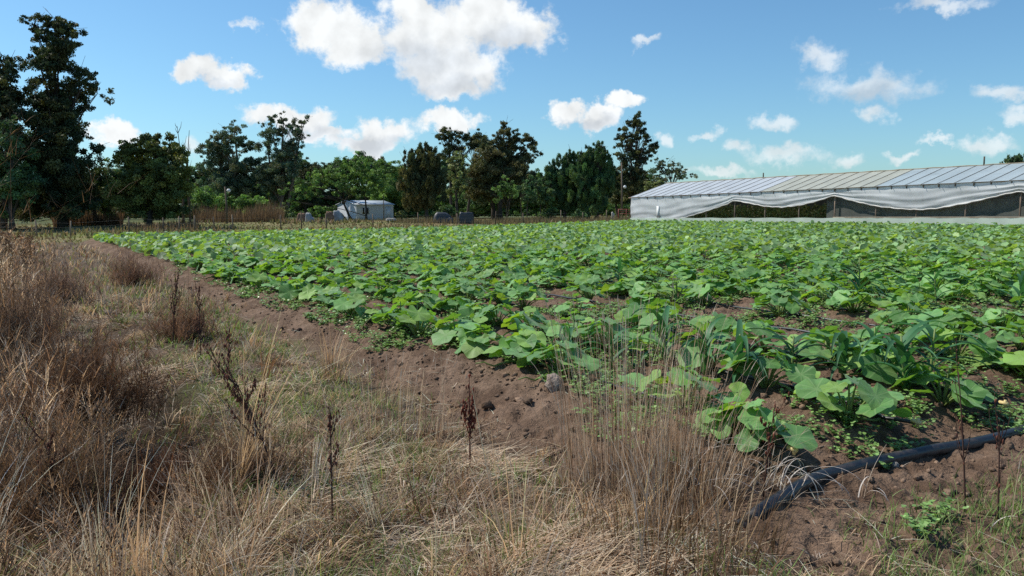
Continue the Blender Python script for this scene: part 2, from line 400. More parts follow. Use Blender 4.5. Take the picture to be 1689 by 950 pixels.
SQ_COL = 1.13 * A([(.125, .275, .065), (.145, .30, .085), (.115, .255, .075), (.20, .34, .07), (.085, .21, .05)])
def plant_leaves(r_, n, spread):
    """leaf frames of one plant: position, yaw, pitch, roll, size, colour"""
    out = []
    a = r_.uniform(0, 6.28); sx, sy = .62, 1.15
    for k in range(n):
        a += 2.4 + r_.uniform(-.4, .4)
        q = ((k + .5) / n) ** .6
        rad = spread * q * r_.uniform(.75, 1.15)
        h = (.31 - .17 * q) * r_.uniform(.75, 1.2)
        if k < 2: h *= 1.15
        size = r_.choice((.08, .10, .12, .135, .145, .16)) * r_.uniform(.84, 1.04) * (1.1 if k > 1 else .8)
        tilt = -r_.uniform(-.25, .65) * (q + .35)
        out.append((rad * cos(a) * sx, rad * sin(a) * sy, h, a - pi / 2 + r_.uniform(-.4, .4), tilt, r_.gauss(0, .33), size, r_.choice(range(5)), r_.uniform(.8, 1.25)))
    return out
def make_plant_meshes(seed):
    r_ = random.Random(seed)
    L = plant_leaves(r_, r_.randint(12, 18), r_.uniform(.27, .40))
    Vs = []; Fs = {}; Cs = []; Us = []; n0 = 0
    st_ = MB()
    for (x, y, h, yaw, p, ro, size, ci, br) in L:
        tV, tF, tU = FINE[r_.randrange(5)]
        R = rotmats(A([yaw]), A([p]), A([ro])); V, F_ = scatter(tV, tF, R, A([(x, y, h)]), A([size]))
        Vs.append(V); Us.append(tU); Cs.append(np.tile(SQ_COL[ci] * br, (len(V), 1)))
        for f in F_: Fs.setdefault(f.shape[1], []).append(f + n0)
        n0 += len(V)
        k = A([0, .35, .7, 1])[:, None]
        pts = A((x * .1, y * .1, .0)) * (1 - k) + A((x, y, h - .004)) * k + A((0, 0, 1)) * (.10 * k * (1 - k) * 2)
        st_.tube(pts, A([.010, .008, .006, .005]) * r_.uniform(.8, 1.2), 5)
    # the running vine
    a = r_.uniform(0, 6.28); k = np.linspace(0, 1, 7)
    st_.tube(np.stack([k * .5 * cos(a) + .05 * np.sin(k * 5), k * .5 * sin(a), .03 + .02 * np.sin(k * 9)], 1), np.linspace(.012, .005, 7), 6)
    lm = npmesh('leaves', np.concatenate(Vs), [np.concatenate(v) for v in Fs.values()], np.concatenate(Cs), np.concatenate(Us), M['squash'], True)
    sm = npmesh('stems', np.concatenate(st_.V), [np.concatenate(v) for v in st_.F.values()], np.concatenate(st_.C), mat=M['stem'], smooth=True)
    return lm, sm
PROTO = [make_plant_meshes(100 + k) for k in range(14)]

plants = []
ROWA = atan2(DY, DX) - pi / 2
for i in range(0, 37):
    s = .22 + random.uniform(0, .2)
    while s < 95:
        t = i * ROW + random.gauss(0, .08)
        x, y = xy(s, t)
        step = random.uniform(.55, .85)
        s += step
        if beyond(x, y) > -.3: break
        if y < 3: continue
        u = x / y
        if abs(u) > .72: continue
        # thin weedy patches in the right middle ground
        thin = float(vnoise(x, y, .28, 51))
        r = math.hypot(x, y)
        gap = .06 + (.30 if (thin > .68 and r < 22) else 0)
        if s > 2.2 and random.random() < gap: continue
        plants.append((r, x, y, i))
plants.sort()
ORD = ['first', 'second', 'third', 'fourth', 'fifth', 'sixth', 'seventh', 'eighth', 'ninth', 'tenth', 'eleventh', 'twelfth', 'thirteenth', 'fourteenth', 'fifteenth', 'sixteenth', 'seventeenth', 'eighteenth', 'nineteenth', 'twentieth', 'twenty-first', 'twenty-second', 'twenty-third']
seen = 0; rest_p = []
used_rows = {}
for (r, x, y, i) in plants:
    if seen < 296 and abs(x / y) < .67:
        e = empty('squash_plant', (x, y, gz(x, y) - .01), ROWA + random.choice((0, pi)) + random.gauss(0, .25))
        sc = random.uniform(.85, 1.12); e.scale = (sc, sc, sc * random.uniform(.9, 1.1))
        k = random.randrange(len(PROTO))
        link('leaves', PROTO[k][0], e); link('stems', PROTO[k][1], e)
        n = used_rows.get(i, 0); used_rows[i] = n + 1
        if i == 0 and n < 3:
            lab = ['broad leaved squash plant standing nearest the left end of the black pipe', 'squash plant second from the black pipe in the row beside the dirt bank', 'squash plant third from the black pipe in the row beside the dirt bank'][n]
        elif n == 0: lab = 'squash plant at the pipe end of the %s row from the dirt bank' % ORD[min(i, 22)]
        else: lab = 'green squash plant in the %s crop row counted from the bare dirt bank' % ORD[min(i, 22)]
        tag(e, lab, 'squash plant', 'squash plants growing in rows')
        seen += 1
    else: rest_p.append((r, x, y, i))
print('plants', len(plants), 'rest', len(rest_p))
# the rest of the crop as one mass
r_ = random.Random(5)
recs = []
for (r, x, y, i) in rest_p:
    z = gz(x, y)
    n = 14
    big = 1.05 if r < 35 else 1.2
    for (lx, ly, h, yaw, p, ro, size, ci, br) in plant_leaves(r_, n, .46):
        ca, sa = cos(ROWA), sin(ROWA)
        recs.append((x + lx * ca - ly * sa, y + lx * sa + ly * ca, z + h, yaw + ROWA, p * 1.3, ro * 1.7, size * big, ci, br * r_.choice((.75, .95, 1.08, 1.2))))
recs = A(recs); kind = rng.integers(0, 4, len(recs)); Vs = []; Fs = []; Cs = []; Us = []; n0 = 0
for k in range(4):
    q = recs[kind == k]; tV, tF, tU = MID[k]
    V, F_ = scatter(tV, tF, rotmats(q[:, 3], q[:, 4], q[:, 5]), q[:, :3], q[:, 6])
    Vs.append(V); Fs.append(F_[0] + n0); n0 += len(V)
    c = SQ_COL[q[:, 7].astype(int)] * q[:, 8:9]; grey_ = c.mean(1, keepdims=True); c = (c * .86 + grey_ * .38 * A((1.1, 1.15, 1.0))); Cs.append(np.repeat(c, len(tV), 0)); Us.append(np.tile(tU, (len(q), 1)))  # whitish sheen of the far leaves mixed into their colour
tag(link('squash_crop', npmesh('squash_crop', np.concatenate(Vs), [np.concatenate(Fs)], np.concatenate(Cs), np.concatenate(Us), M['squash'], True)),
    'dense green squash crop filling the far rows of the field', 'crop', kind='stuff')

# ------------------------------------------------------------------ low weeds among the rows
def weeds():
    Ns = 9000
    r = np.sqrt(rng.uniform(4.2 ** 2, 24 ** 2, Ns * 3)); a = rng.uniform(-.62, .62, Ns * 3)
    # denser toward the near part
    keep = rng.uniform(size=len(r)) < np.clip(9 / r, .15, 1)
    x = (r * np.sin(a))[keep]; y = (r * np.cos(a))[keep]
    s, t = st(x, y)
    cl = fbm(x, y, 1.3, 91) + .25 * ss(5, 12, s + t) * ss(2, 8, t)
    ok = (t > -.55) & (s > -1.2) & ((cl > .53) | ((s < .9) & (s > .05) & (cl > .42)) | ((t < .25) & (t > -.5) & (cl > .47)))
    ok |= (np.hypot(x - 3.75, y - 5.95) < .42)
    ok &= ~((s < -.1) & (x < 3.2) & (rng.uniform(size=len(s)) < .65))
    x, y = x[ok], y[ok]
    Vs = []; Fs = []; Cs = []; n0 = 0
    leafV = A([(0, 0, 0), (.5, .35, .12), (.45, .85, .10), (0, 1.1, .02), (-.45, .85, .10), (-.5, .35, .12)]); leafF = [A([(0, 1, 2, 3, 4, 5)])]
    P = []; YW = []; PI = []; S = []; C = []
    for xx, yy in zip(x, y):
        z = gz(xx, yy); nst = random.randint(2, 5)
        far = math.hypot(xx, yy) > 11
        for k in range(nst):
            a0 = random.uniform(0, 6.28); L = random.uniform(.04, .13); m = 3 if far else 4
            bc = random.uniform(.8, 1.3)
            for j in range(m):
                q = (j + .6) / m
                px, py, pz = xx + cos(a0) * L * q, yy + sin(a0) * L * q, z + .01 + .07 * q * random.uniform(.6, 1.3)
                for h in (0, 2.1, 4.2) if not far else (0, 3.1):
                    P.append((px, py, pz)); YW.append(a0 + h + random.uniform(-.5, .5)); PI.append(random.uniform(-.2, .7)); S.append(random.uniform(.013, .026) * (1.5 if far else 1)); C.append(A((.19, .31, .09)) * bc * random.uniform(.8, 1.2))
    P = A(P); n = len(P)
    V, F_ = scatter(leafV, leafF, rotmats(A(YW), A(PI), rng.uniform(-.3, .3, n)), P, A(S))
    tag(link('purslane_weeds', npmesh('purslane_weeds', V, F_, np.repeat(A(C), 6, 0), mat=M['purslane'])), 'low small-leaved weeds spreading between the squash rows', 'weeds', kind='stuff')
    print('weed leaves', n)
weeds()

# ------------------------------------------------------------------ clods
def ico():
    import bmesh
    bm = bmesh.new(); bmesh.ops.create_icosphere(bm, subdivisions=1, radius=1); V = A([v.co[:] for v in bm.verts]); Fc = A([[v.index for v in f.verts] for f in bm.faces]); bm.free(); return V, Fc
IV, IF = ico()
def clods():
    n = 30000; r = np.sqrt(rng.uniform(3.2 ** 2, 19 ** 2, n)); a = rng.uniform(-.66, .66, n)
    keep = rng.uniform(size=n) < np.clip(6 / r, .2, 1) ; x = (r * np.sin(a))[keep]; y = (r * np.cos(a))[keep]
    k = soilmask(x, y) > rng.uniform(.3, 1, len(x)); x, y = x[k], y[k]; n = len(x)
    sz = np.exp(rng.normal(-4.6, .62, n)); sz = np.clip(sz, .004, .045)
    V = np.empty((n, len(IV), 3)); V[:] = IV[None] * rng.uniform(.45, 1.4, (n, len(IV), 1))
    S = sz[:, None, None] * rng.uniform(.7, 1.3, (n, 1, 3)); V = V * S * A((1, 1, .75)); V += np.stack([x, y, ground(x, y) + sz * .25], 1)[:, None]
    Fc = (IF[None] + (np.arange(n) * len(IV))[:, None, None]).reshape(-1, 3)
    c = A((.19, .127, .088)) * rng.uniform(.65, 1.35, (n, 1))
    tag(link('soil_clods', npmesh('soil_clods', V.reshape(-1, 3), [Fc], np.repeat(c, len(IV), 0), mat=M['clod'])), 'crumbled brown soil clods on the tilled ground', 'soil', kind='stuff')
clods()
def lump(name, px, py, Y, r, seed, colr, label, cat, mat='clod'):
    x, _, _ = at(px, py, Y); g = random.Random(seed)
    import bmesh
    bm = bmesh.new(); bmesh.ops.create_icosphere(bm, subdivisions=3, radius=1)
    for v in bm.verts:
        c = v.co; n = 1 + .22 * sin(3.1 * c.x + seed) * cos(2.3 * c.y + seed * 2) + .13 * sin(7 * c.z + 5 * c.x) + g.uniform(-.04, .04)
        v.co = (c.x * n * r[0], c.y * n * r[1], c.z * n * r[2])
    V = A([v.co[:] for v in bm.verts]); Fc = A([[v.index for v in f.verts] for f in bm.faces]); bm.free()
    o = link(name, npmesh(name, V, [Fc], np.tile(A(colr), (len(V), 1)), mat=M[mat], smooth=True), loc=(x, Y, gz(x, Y) + r[2] * .45))
    return tag(o, label, cat)
lump('clay_lump', 915, 705, 6.35, (.075, .07, .085), 3, (.30, .235, .19), 'pale upright clay lump on the dirt bank beside the field', 'clod')
lump('dirt_clod', 1120, 745, 5.7, (.06, .05, .04), 4, (.15, .10, .08), 'dark dirt clod between the tall dry grass and the first squash plant', 'clod')
lump('stone', 1475, 775, 5.0, (.035, .03, .022), 5, (.28, .25, .22), 'small grey stone on bare soil just below the black pipe', 'stone')
lump('dirt_clod', 492, 556, 10.5, (.05, .05, .05), 6, (.05, .035, .03), 'small dark clod lying alone on the upper dirt strip', 'clod')

# ------------------------------------------------------------------ main pipe and drip lines
def zline(x, y, lift): return [(a_, b_, float(ground(a_, b_, True)) + lift) for a_, b_ in zip(x, y)]
pipe = empty('irrigation_pipe', (*xy(-.1, 0), gz(*xy(-.1, 0))))
def addp(mb, name, mat, parent, smooth=True):
    o = mb.build(name, M[mat], None, smooth)
    o.parent = parent; o.matrix_parent_inverse = parent.matrix_world.inverted() if False else o.matrix_parent_inverse
    o.location = tuple(-A(parent.location)); return o
tt = np.linspace(-.75, 6.5, 40); sw = -.27 + .05 * np.sin(tt * 2.1 + .4) - .12 * ss(.2, -.75, tt)
px_, py_ = xy(sw, tt)
zz = np.maximum(ground(px_, py_, False) + .025, ground(px_, py_) + .01)
zz = np.convolve(np.pad(zz, 2, 'edge'), np.ones(5) / 5, 'valid') + .012 - .05 * ss(-.5, -.75, tt)
mb = MB(); mb.tube(np.stack([px_, py_, zz], 1), .037, 18); addp(mb, 'tube', 'pipe', pipe)
mb = MB(); k0 = 17; mb.tube(np.stack([px_, py_, zz], 1)[k0:k0 + 4], .044, 18); addp(mb, 'coupling', 'pipe', pipe)
tag(pipe, 'thick black irrigation pipe lying across the near ends of the crop rows', 'pipe')
for i in range(0, 13):
    Lr = 34 if i < 9 else 26
    s = np.linspace(-.08, Lr, int(Lr * 4)); t = i * ROW + .10 + .05 * np.sin(s * .7 + i * 2) + .02 * np.sin(s * 3.1 + i)
    x, y = xy(s, t); keep = (beyond(x, y) < -.5)
    x, y, s = x[keep], y[keep], s[keep]
    z = ground(x, y) + .022; z = np.maximum(z, np.convolve(np.pad(z, 3, 'edge'), np.ones(7) / 7, 'valid')) + .004
    z[0] += .07; z[1] += .02
    dl = empty('drip_line', (x[0], y[0], z[0] - .05))
    mb = MB(); mb.tube(np.stack([x, y, z], 1), .014, 6); addp(mb, 'tape', 'tape', dl)
    mb = MB(); mb.tube([(x[0] - .02 * DX, y[0] - .02 * DY, z[0]), (x[0] + .045 * DX, y[0] + .045 * DY, z[0] + .004)], .016, 8)
    mb.tube([(x[0], y[0], z[0] - .03), (x[0], y[0], z[0] + .03)], .011, 8); addp(mb, 'connector', 'yellow', dl)
    tag(dl, 'black drip line running along the %s squash row from the dirt bank' % ORD[i], 'drip line', 'drip lines along the rows')

# ------------------------------------------------------------------ corn volunteers
def corn(px, Y, h, seed, label, n=9):
    g = random.Random(seed); x = at(px, 500, Y)[0]; z = gz(x, Y)
    e = empty('corn_plant', (x, Y, z - .01)); mb = MB()
    k = np.linspace(0, 1, 5); lx, ly = g.uniform(-.05, .05), g.uniform(-.05, .05)
    pts = np.stack([lx * k, ly * k, h * .75 * k], 1); mb.tube(pts, np.linspace(.015, .007, 5), 7); o = mb.build('stem', M['stem'], e, True)
    base = []; az = []; L = []; a0 = []; a1 = []
    a = g.uniform(0, 3)
    for j in range(n):
        q = .12 + .85 * j / n; a += pi + g.uniform(-.5, .5)
        base.append((lx * q, ly * q, h * .72 * q)); az.append(a); L.append(h * g.uniform(.75, 1.05)); a0.append(g.uniform(.25, .7)); a1.append(g.uniform(1.9, 3.0))
    V, Fq, _ = blades(A(base), A(az), A(L), np.full(n, .068) * g.uniform(.8, 1.1), A(a0), A(a1), K=9, tip=.08, side=A(az) + pi / 2)
    # keel: fold the blade along its midrib by adding one more column
    V = V.reshape(n, 10, 2, 3); mid = V.mean(2); mid[:, :, 2] -= .010; W = np.stack([V[:, :, 0], mid, V[:, :, 1]], 2).reshape(-1, 3)
    q = [(3 * k + c, 3 * k + c + 1, 3 * k + c + 4, 3 * k + c + 3) for k in range(9) for c in (0, 1)]
    Fq = (A(q)[None] + (np.arange(n) * 30)[:, None, None]).reshape(-1, 4)
    c = np.repeat(A([A((.05, .15, .06)) * g.uniform(.8, 1.4) for _ in range(n)]), 30, 0)
    link('leaves', npmesh('leaves', W, [Fq], c, mat=M['green'], smooth=True), e)
    return tag(e, label, 'corn plant', 'corn plants among the squash')
corn(1500, 6.4, .62, 1, 'sturdy young corn plant beside the drip tape above the black pipe', 12)
corn(1540, 6.75, .60, 2, 'corn plant just behind the sturdy one above the black pipe')
corn(1450, 7.0, .58, 3, 'corn plant left of the sturdy pair above the pipe')
corn(1395, 6.9, .5, 4, 'small corn plant between squash leaves left of the corn cluster')
corn(1310, 6.9, .55, 5, 'corn plant growing behind the squash plant nearest the pipe')
corn(1218, 6.4, .58, 6, 'dark corn plant right beside the tall dry grass clump')
corn(1165, 6.8, .52, 7, 'corn plant showing through the right side of the dry grass stems')
corn(1100, 7.2, .55, 8, 'corn plant half hidden behind the tall dry grass stems')
corn(1010, 7.4, .48, 9, 'corn plant on the left side of the tall dry stems')
corn(935, 7.7, .48, 10, 'leafy corn plant in the first row beside the dirt bank corner')
corn(860, 8.3, .50, 11, 'corn plant farthest along the first row next to the dirt bank')
corn(1022, 15.5, .6, 12, 'corn plant standing behind the tall dry stems in mid field')
corn(1418, 12.3, .95, 13, 'tall corn plant standing alone in the weedy gap of the field')
corn(1545, 12.0, .8, 14, 'corn plant right of the tall one in the weedy gap')
corn(1680, 11.8, .75, 15, 'corn plant cut by the right border of the photo in mid field')

# ------------------------------------------------------------------ dry grass and verge weeds
DRY = [(.48, .375, .25), (.36, .265, .185), (.37, .33, .27), (.20, .12, .07), (.12, .16, .05), (.60, .50, .36)]
def gdens(x, y):
    s, t = st(x, y)
    wob = .6 * (fbm(x, y, .9, 3) - .5)
    d = 1 - ss(-1.15, -.65, t + wob)
    # the headland: grass only near the bottom edge
    head = ss(-.9, -2.0, s + .5 * (fbm(x, y, 1.5, 8) - .5)) * .55
    d = np.maximum(d, head * ss(-.35, -.75, s))
    return d
def region(n, r0, r1, amax=.67, p=2.):
    u = rng.uniform(size=n); r = (r0 ** (2 - p) + u * (r1 ** (2 - p) - r0 ** (2 - p))) ** (1 / (2 - p)) if p != 2 else r0 * (r1 / r0) ** u
    a = rng.uniform(-amax, amax, n); return r * np.sin(a), r * np.cos(a)
def grass_layer(name, n, r0, r1, hfun, pal, wts, w, a0r, a1r, label, cat, dens=None, K=3, mat='grass', wscale=.045, prevail=None, p=2., kind='stuff'):
    x, y = region(n, r0, r1, p=p)
    d = gdens(x, y) if dens is None else dens(x, y)
    k = rng.uniform(size=n) < d; x, y = x[k], y[k]; m = len(x)
    h = hfun(x, y) * rng.uniform(.55, 1.25, m)
    az = rng.uniform(0, 2 * pi, m)
    if prevail is not None:
        q = rng.uniform(size=m) < .5; az[q] = prevail + rng.normal(0, .7, q.sum())
    r = np.hypot(x, y); ww = w * rng.uniform(.6, 1.4, m) * np.maximum(1, r / 5.5)
    V, Fq, _ = blades(np.stack([x, y, ground(x, y) - .005], 1), az, h, ww, rng.uniform(*a0r, m), rng.uniform(*a1r, m), K)
    c = pick(m, pal, wts)
    patch = .72 + .6 * fbm(x, y, 1.3, 77)[:, None]; c = c * patch
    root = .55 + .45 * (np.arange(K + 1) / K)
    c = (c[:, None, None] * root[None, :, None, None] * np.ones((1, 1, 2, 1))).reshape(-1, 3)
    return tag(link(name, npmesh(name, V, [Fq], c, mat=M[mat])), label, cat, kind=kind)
def hmid(x, y):
    s, t = st(x, y); return .08 + .20 * fbm(x, y, .8, 12) * ss(-1.0, -2.2, t) + .08 * ss(-2.4, -3.6, t)

SPOTS = [(235, 625, .30), (425, 650, .24), (550, 795, .34), (800, 765, .20), (950, 935, .34), (700, 900, .2)]
def spotd(x, y):
    d = 0
    for px, py, r in SPOTS:
        q = ray(px, py); k = -CAMZ / q[2]; d = np.maximum(d, np.exp(-(((x - q[0] * k) / r) ** 2 + ((y - q[1] * k) / (r * 1.3)) ** 2)))
    return d
def ditch(x, y):
    s, t = st(x, y); return np.exp(-((t + 3.25 + .25 * np.sin(s * 1.3)) / .40) ** 2) * ss(.3, 1.6, s) * ss(11, 6, s)
def tussocks(name, n, r0, r1, per, rad, hfun, pal, wts, w, a0r, a1r, label, cat, dens, K=3, root=.3, p=2., mat='grass', leanto=None):
    x, y = region(n, r0, r1, p=p); k = rng.uniform(size=n) < dens(x, y); x, y = x[k], y[k]; m = len(x)
    hh = hfun(x, y) * np.exp(rng.normal(0, .35, m)); tc_ = pick(m, pal, wts, .3); cnt = (per * np.exp(rng.normal(0, .4, m))).astype(int) + 3
    i = np.repeat(np.arange(m), cnt); M_ = len(i); a = rng.uniform(0, 2 * pi, M_); q = rad * np.sqrt(rng.uniform(size=M_)) * rng.uniform(.5, 1.5, m)[i]
    bx = x[i] + q * np.cos(a); by = y[i] + q * np.sin(a); h = hh[i] * rng.uniform(.4, 1.2, M_)
    az = a + rng.normal(0, .7, M_)
    ta = rng.uniform(0, 2 * pi, m)[i]; tl = (rng.uniform(size=m) < .55)[i]; az = np.where(tl, ta + rng.normal(0, .45, M_), az)
    if leanto is not None: z_ = rng.uniform(size=M_) < .45; az = np.where(z_, leanto + rng.normal(0, .5, M_), az)
    r = np.hypot(bx, by); ww = w * np.exp(rng.normal(0, .35, M_)) * np.maximum(1, r / 7)
    V, Fq, _ = blades(np.stack([bx, by, ground(bx, by) - .008], 1), az, h, ww, rng.uniform(*a0r, M_), rng.uniform(*a1r, M_), K)
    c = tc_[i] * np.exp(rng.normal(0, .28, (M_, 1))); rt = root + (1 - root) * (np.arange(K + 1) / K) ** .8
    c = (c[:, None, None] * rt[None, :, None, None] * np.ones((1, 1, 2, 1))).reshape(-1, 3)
    print(name, M_)
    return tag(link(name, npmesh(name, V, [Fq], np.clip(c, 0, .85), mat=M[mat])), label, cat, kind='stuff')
DRY = [(.80, .58, .37), (.61, .41, .26), (.66, .54, .43), (.24, .13, .07), (.24, .28, .08), (.90, .76, .56)]
tussocks('dry_grass', 5200, 3.0, 17, 26, .09, hmid, DRY, (3, 4, 2.2, 3.6, 1.6, .8), .0050, (.1, 1.3), (.9, 2.4), 'matted dry brown grass covering the verge', 'dry grass', lambda x, y: gdens(x, y) * (1 - .8 * ditch(x, y)) * (1 - .85 * np.clip(spotd(x, y) * 1.3, 0, 1)) * ss(.28, .5, fbm(x, y, 2.2, 101) + .08), K=4)
grass_layer('straw_litter', 36000, 3.0, 17, lambda x, y: .12 + .26 * rng.uniform(size=len(x)), [tuple(min(.85, v * 1.2) for v in c) for c in DRY], (4, 3, 2.5, 1, 0, 3), .0066, (1.2, 1.62), (1.35, 1.85), 'pale straw litter lying flat over the verge', 'straw',
            dens=lambda x, y: np.clip(gdens(x, y) * (.22 + 1.0 * ss(.5, .68, fbm(x, y, .9, 33)) + 1.2 * spotd(x, y)) * (1 - .7 * ditch(x, y)) + .22 * soilmask(x, y) * ss(.42, .66, fbm(x, y, 1.7, 34)) * ss(.4, -.3, st(x, y)[1]), 0, 1), K=3)
def straw_piles():
    bx = []; by = []
    for px, py, r in SPOTS:
        q = ray(px, py); k = -CAMZ / q[2]; n = int(6000 * r * r) + 350
        bx.append(q[0] * k + rng.normal(0, r * .55, n) + .12 * np.sin(np.arange(n))); by.append(q[1] * k + rng.normal(0, r * .62, n))
    x = np.concatenate(bx); y = np.concatenate(by); n = len(x); keep = fbm(x, y, 3.0, 120) > .44 + .08 * rng.normal(size=n); x, y = x[keep], y[keep]; n = len(x)
    h = np.exp(rng.normal(-1.9, .5, n)); az = np.where(rng.uniform(size=n) < .5, rng.normal(.3, .5, n), rng.uniform(0, 6.28, n))
    V, Fq, _ = blades(np.stack([x, y, ground(x, y) + rng.uniform(.01, .07, n)], 1), az, h, np.full(n, .0062) * np.exp(rng.normal(0, .35, n)) * np.maximum(1, np.hypot(x, y) / 7), rng.uniform(1.25, 1.62, n), rng.uniform(1.35, 1.8, n), 2)
    c = pick(n, [(.80, .67, .50), (.66, .51, .36), (.45, .32, .22)], (2, 3, 2.5), .2)
    tag(link('pale_straw', npmesh('pale_straw', V, [Fq], np.repeat(np.clip(c, 0, .88), 6, 0), mat=M['grass'])), 'pale chopped straw lying in small piles on the verge', 'straw', kind='stuff')
straw_piles()
grass_layer('far_verge_grass', 26000, 14, 60, lambda x, y: .18 + .15 * fbm(x, y, .5, 13), DRY, (3, 3, 2, 3, 2, .5), .006, (0, .6), (.4, 1.6), 'dry grass along the far part of the verge', 'dry grass',
            dens=lambda x, y: gdens(x, y) * (beyond(x, y) < 1))
def greend(x, y):
    s, t = st(x, y); g = ss(.52, .64, fbm(x, y, .9, 14))
    strip = np.exp(-((t + 1.8) / .75) ** 2) * ss(1.5, 4, s) * ss(.32, .5, fbm(x, y, 1.2, 15))
    corner = ss(-.5, -1.1, s) * ss(-1.4, -.6, t) * ss(.42, .55, fbm(x, y, 1.6, 16))
    low = ss(-3.0, -3.4, t) * ss(2.5, .5, s) * .35
    return np.clip((g * .45 + strip * 1.1) * gdens(x, y) + corner * .8 + low * gdens(x, y), 0, 1)
grass_layer('green_grass', 80000, 3.0, 26, lambda x, y: .08 + .11 * fbm(x, y, 1.4, 17), [(.21, .34, .08), (.30, .40, .13), (.15, .24, .06), (.40, .40, .18)], (3, 3, 2, 1.5), .005, (0, .7), (.5, 1.5), 'short green grass growing through the dry verge', 'grass', dens=greend, mat='green')
# tall tufts of standing straw
def tuftd(x, y):
    s, t = st(x, y)
    k = ss(.52, .64, fbm(x, y, 1.3, 18)) * (1 - ss(-1.5, -1.0, t))
    near = ss(5.2, 4.2, np.hypot(x, y)) * ss(.36, .55, fbm(x, y, 1.8, 19)) * (1 - ss(.9, 1.25, x))
    return np.clip(k * ss(16, 6, np.hypot(x, y)) + near * .9, 0, 1) * (1 - ditch(x, y)) * (1 - .9 * np.clip(spotd(x, y) * 1.3, 0, 1))
tussocks('standing_straw', 950, 3.1, 15, 22, .07, lambda x, y: .30 + .18 * fbm(x, y, 1.1, 20), DRY, (3, 4, 1, 2.6, .5, 1.2), .0048, (0, .55), (.1, 1.3), 'upright tufts of thin straw on the verge', 'dry grass', tuftd, K=4, root=.45)

# branching reddish brown weeds on the mound
def brushd(x, y):
    s, t = st(x, y)
    return ss(-2.95, -3.7, t + .7 * (fbm(x, y, .7, 24) - .5)) * ss(-.3, 1.6, s) * (beyond(x, y) < 0) * ss(.25, .5, fbm(x, y, 1.2, 25) + .12)
def brush():
    x, y = region(17000, 3.3, 50, p=1.8); k = rng.uniform(size=len(x)) < brushd(x, y); x, y = x[k], y[k]; m = len(x)
    s, t = st(x, y); h = (.38 + .34 * fbm(x, y, .5, 26)) * rng.uniform(.6, 1.15, m) * ss(-2.6, -4.2, t) ** .5 * (.65 + .35 * ss(4, 7, np.hypot(x, y)))
    r = np.hypot(x, y); az = rng.uniform(0, 6.28, m); g = ground(x, y)
    base = np.stack([x, y, g], 1); w = .0052 * np.maximum(1, r / 7)
    Vs = []; Fs = []; Cs = []; n0 = 0
    pal = [(.29, .185, .12), (.43, .305, .205), (.14, .085, .055), (.60, .49, .38)]
    col = pick(m, pal, (4, 3, 3, 1.6), .25) * (.32 + 1.3 * ss(.3, .7, fbm(x, y, 1.6, 111)))[:, None]
    V, Fq, tip = blades(base, az, h, w, rng.uniform(0, .5, m), rng.uniform(.1, .8, m), 3); Vs.append(V); Fs.append(Fq); Cs.append(np.repeat(col, 8, 0)); n0 += len(V)
    P = V.reshape(m, 4, 2, 3).mean(2)
    for b in range(9):
        q = rng.uniform(.35, 1, m)[:, None]; k = np.clip((q * 3).astype(int), 0, 2); fr = q * 3 - k; kk = k[:, 0]
        p0 = P[np.arange(m), kk] * (1 - fr) + P[np.arange(m), kk + 1] * fr
        V, Fq, _ = blades(p0, rng.uniform(0, 6.28, m), h * rng.uniform(.15, .45, m), w * 1.0, rng.uniform(.3, .9, m), rng.uniform(.1, 1.3, m), 2)
        Vs.append(V); Fs.append(Fq + n0); n0 += len(V); Cs.append(np.repeat(col * rng.uniform(.7, 1.5, (m, 1)), 6, 0))
    # seed husks
    hv = A([(0, 0, 0), (.5, 0, .5), (0, 0, 1), (-.5, 0, .5)])
    for b in range(8):
        q = rng.uniform(.5, 1, m)[:, None]; p0 = P[:, 1] * (1 - q) + P[:, 3] * q + rng.normal(0, .05, (m, 3))
        V, F_ = scatter(hv, [A([(0, 1, 2, 3)])], rotmats(rng.uniform(0, 6.28, m), rng.uniform(-.6, .6, m), rng.uniform(-.6, .6, m)), p0, .011 * rng.uniform(.6, 1.5, m) * np.maximum(1, r / 7))
        Vs.append(V); Fs.append(F_[0] + n0); n0 += len(V); Cs.append(np.repeat(col * .8, 4, 0))
    tag(link('dry_brushwood_weeds', npmesh('dry_brushwood_weeds', np.concatenate(Vs), [np.concatenate(Fs)], np.concatenate(Cs), mat=M['grass'])), 'tangled reddish brown dead weeds on the left mound', 'weeds', kind='stuff')
    print('brush', m)
brush()
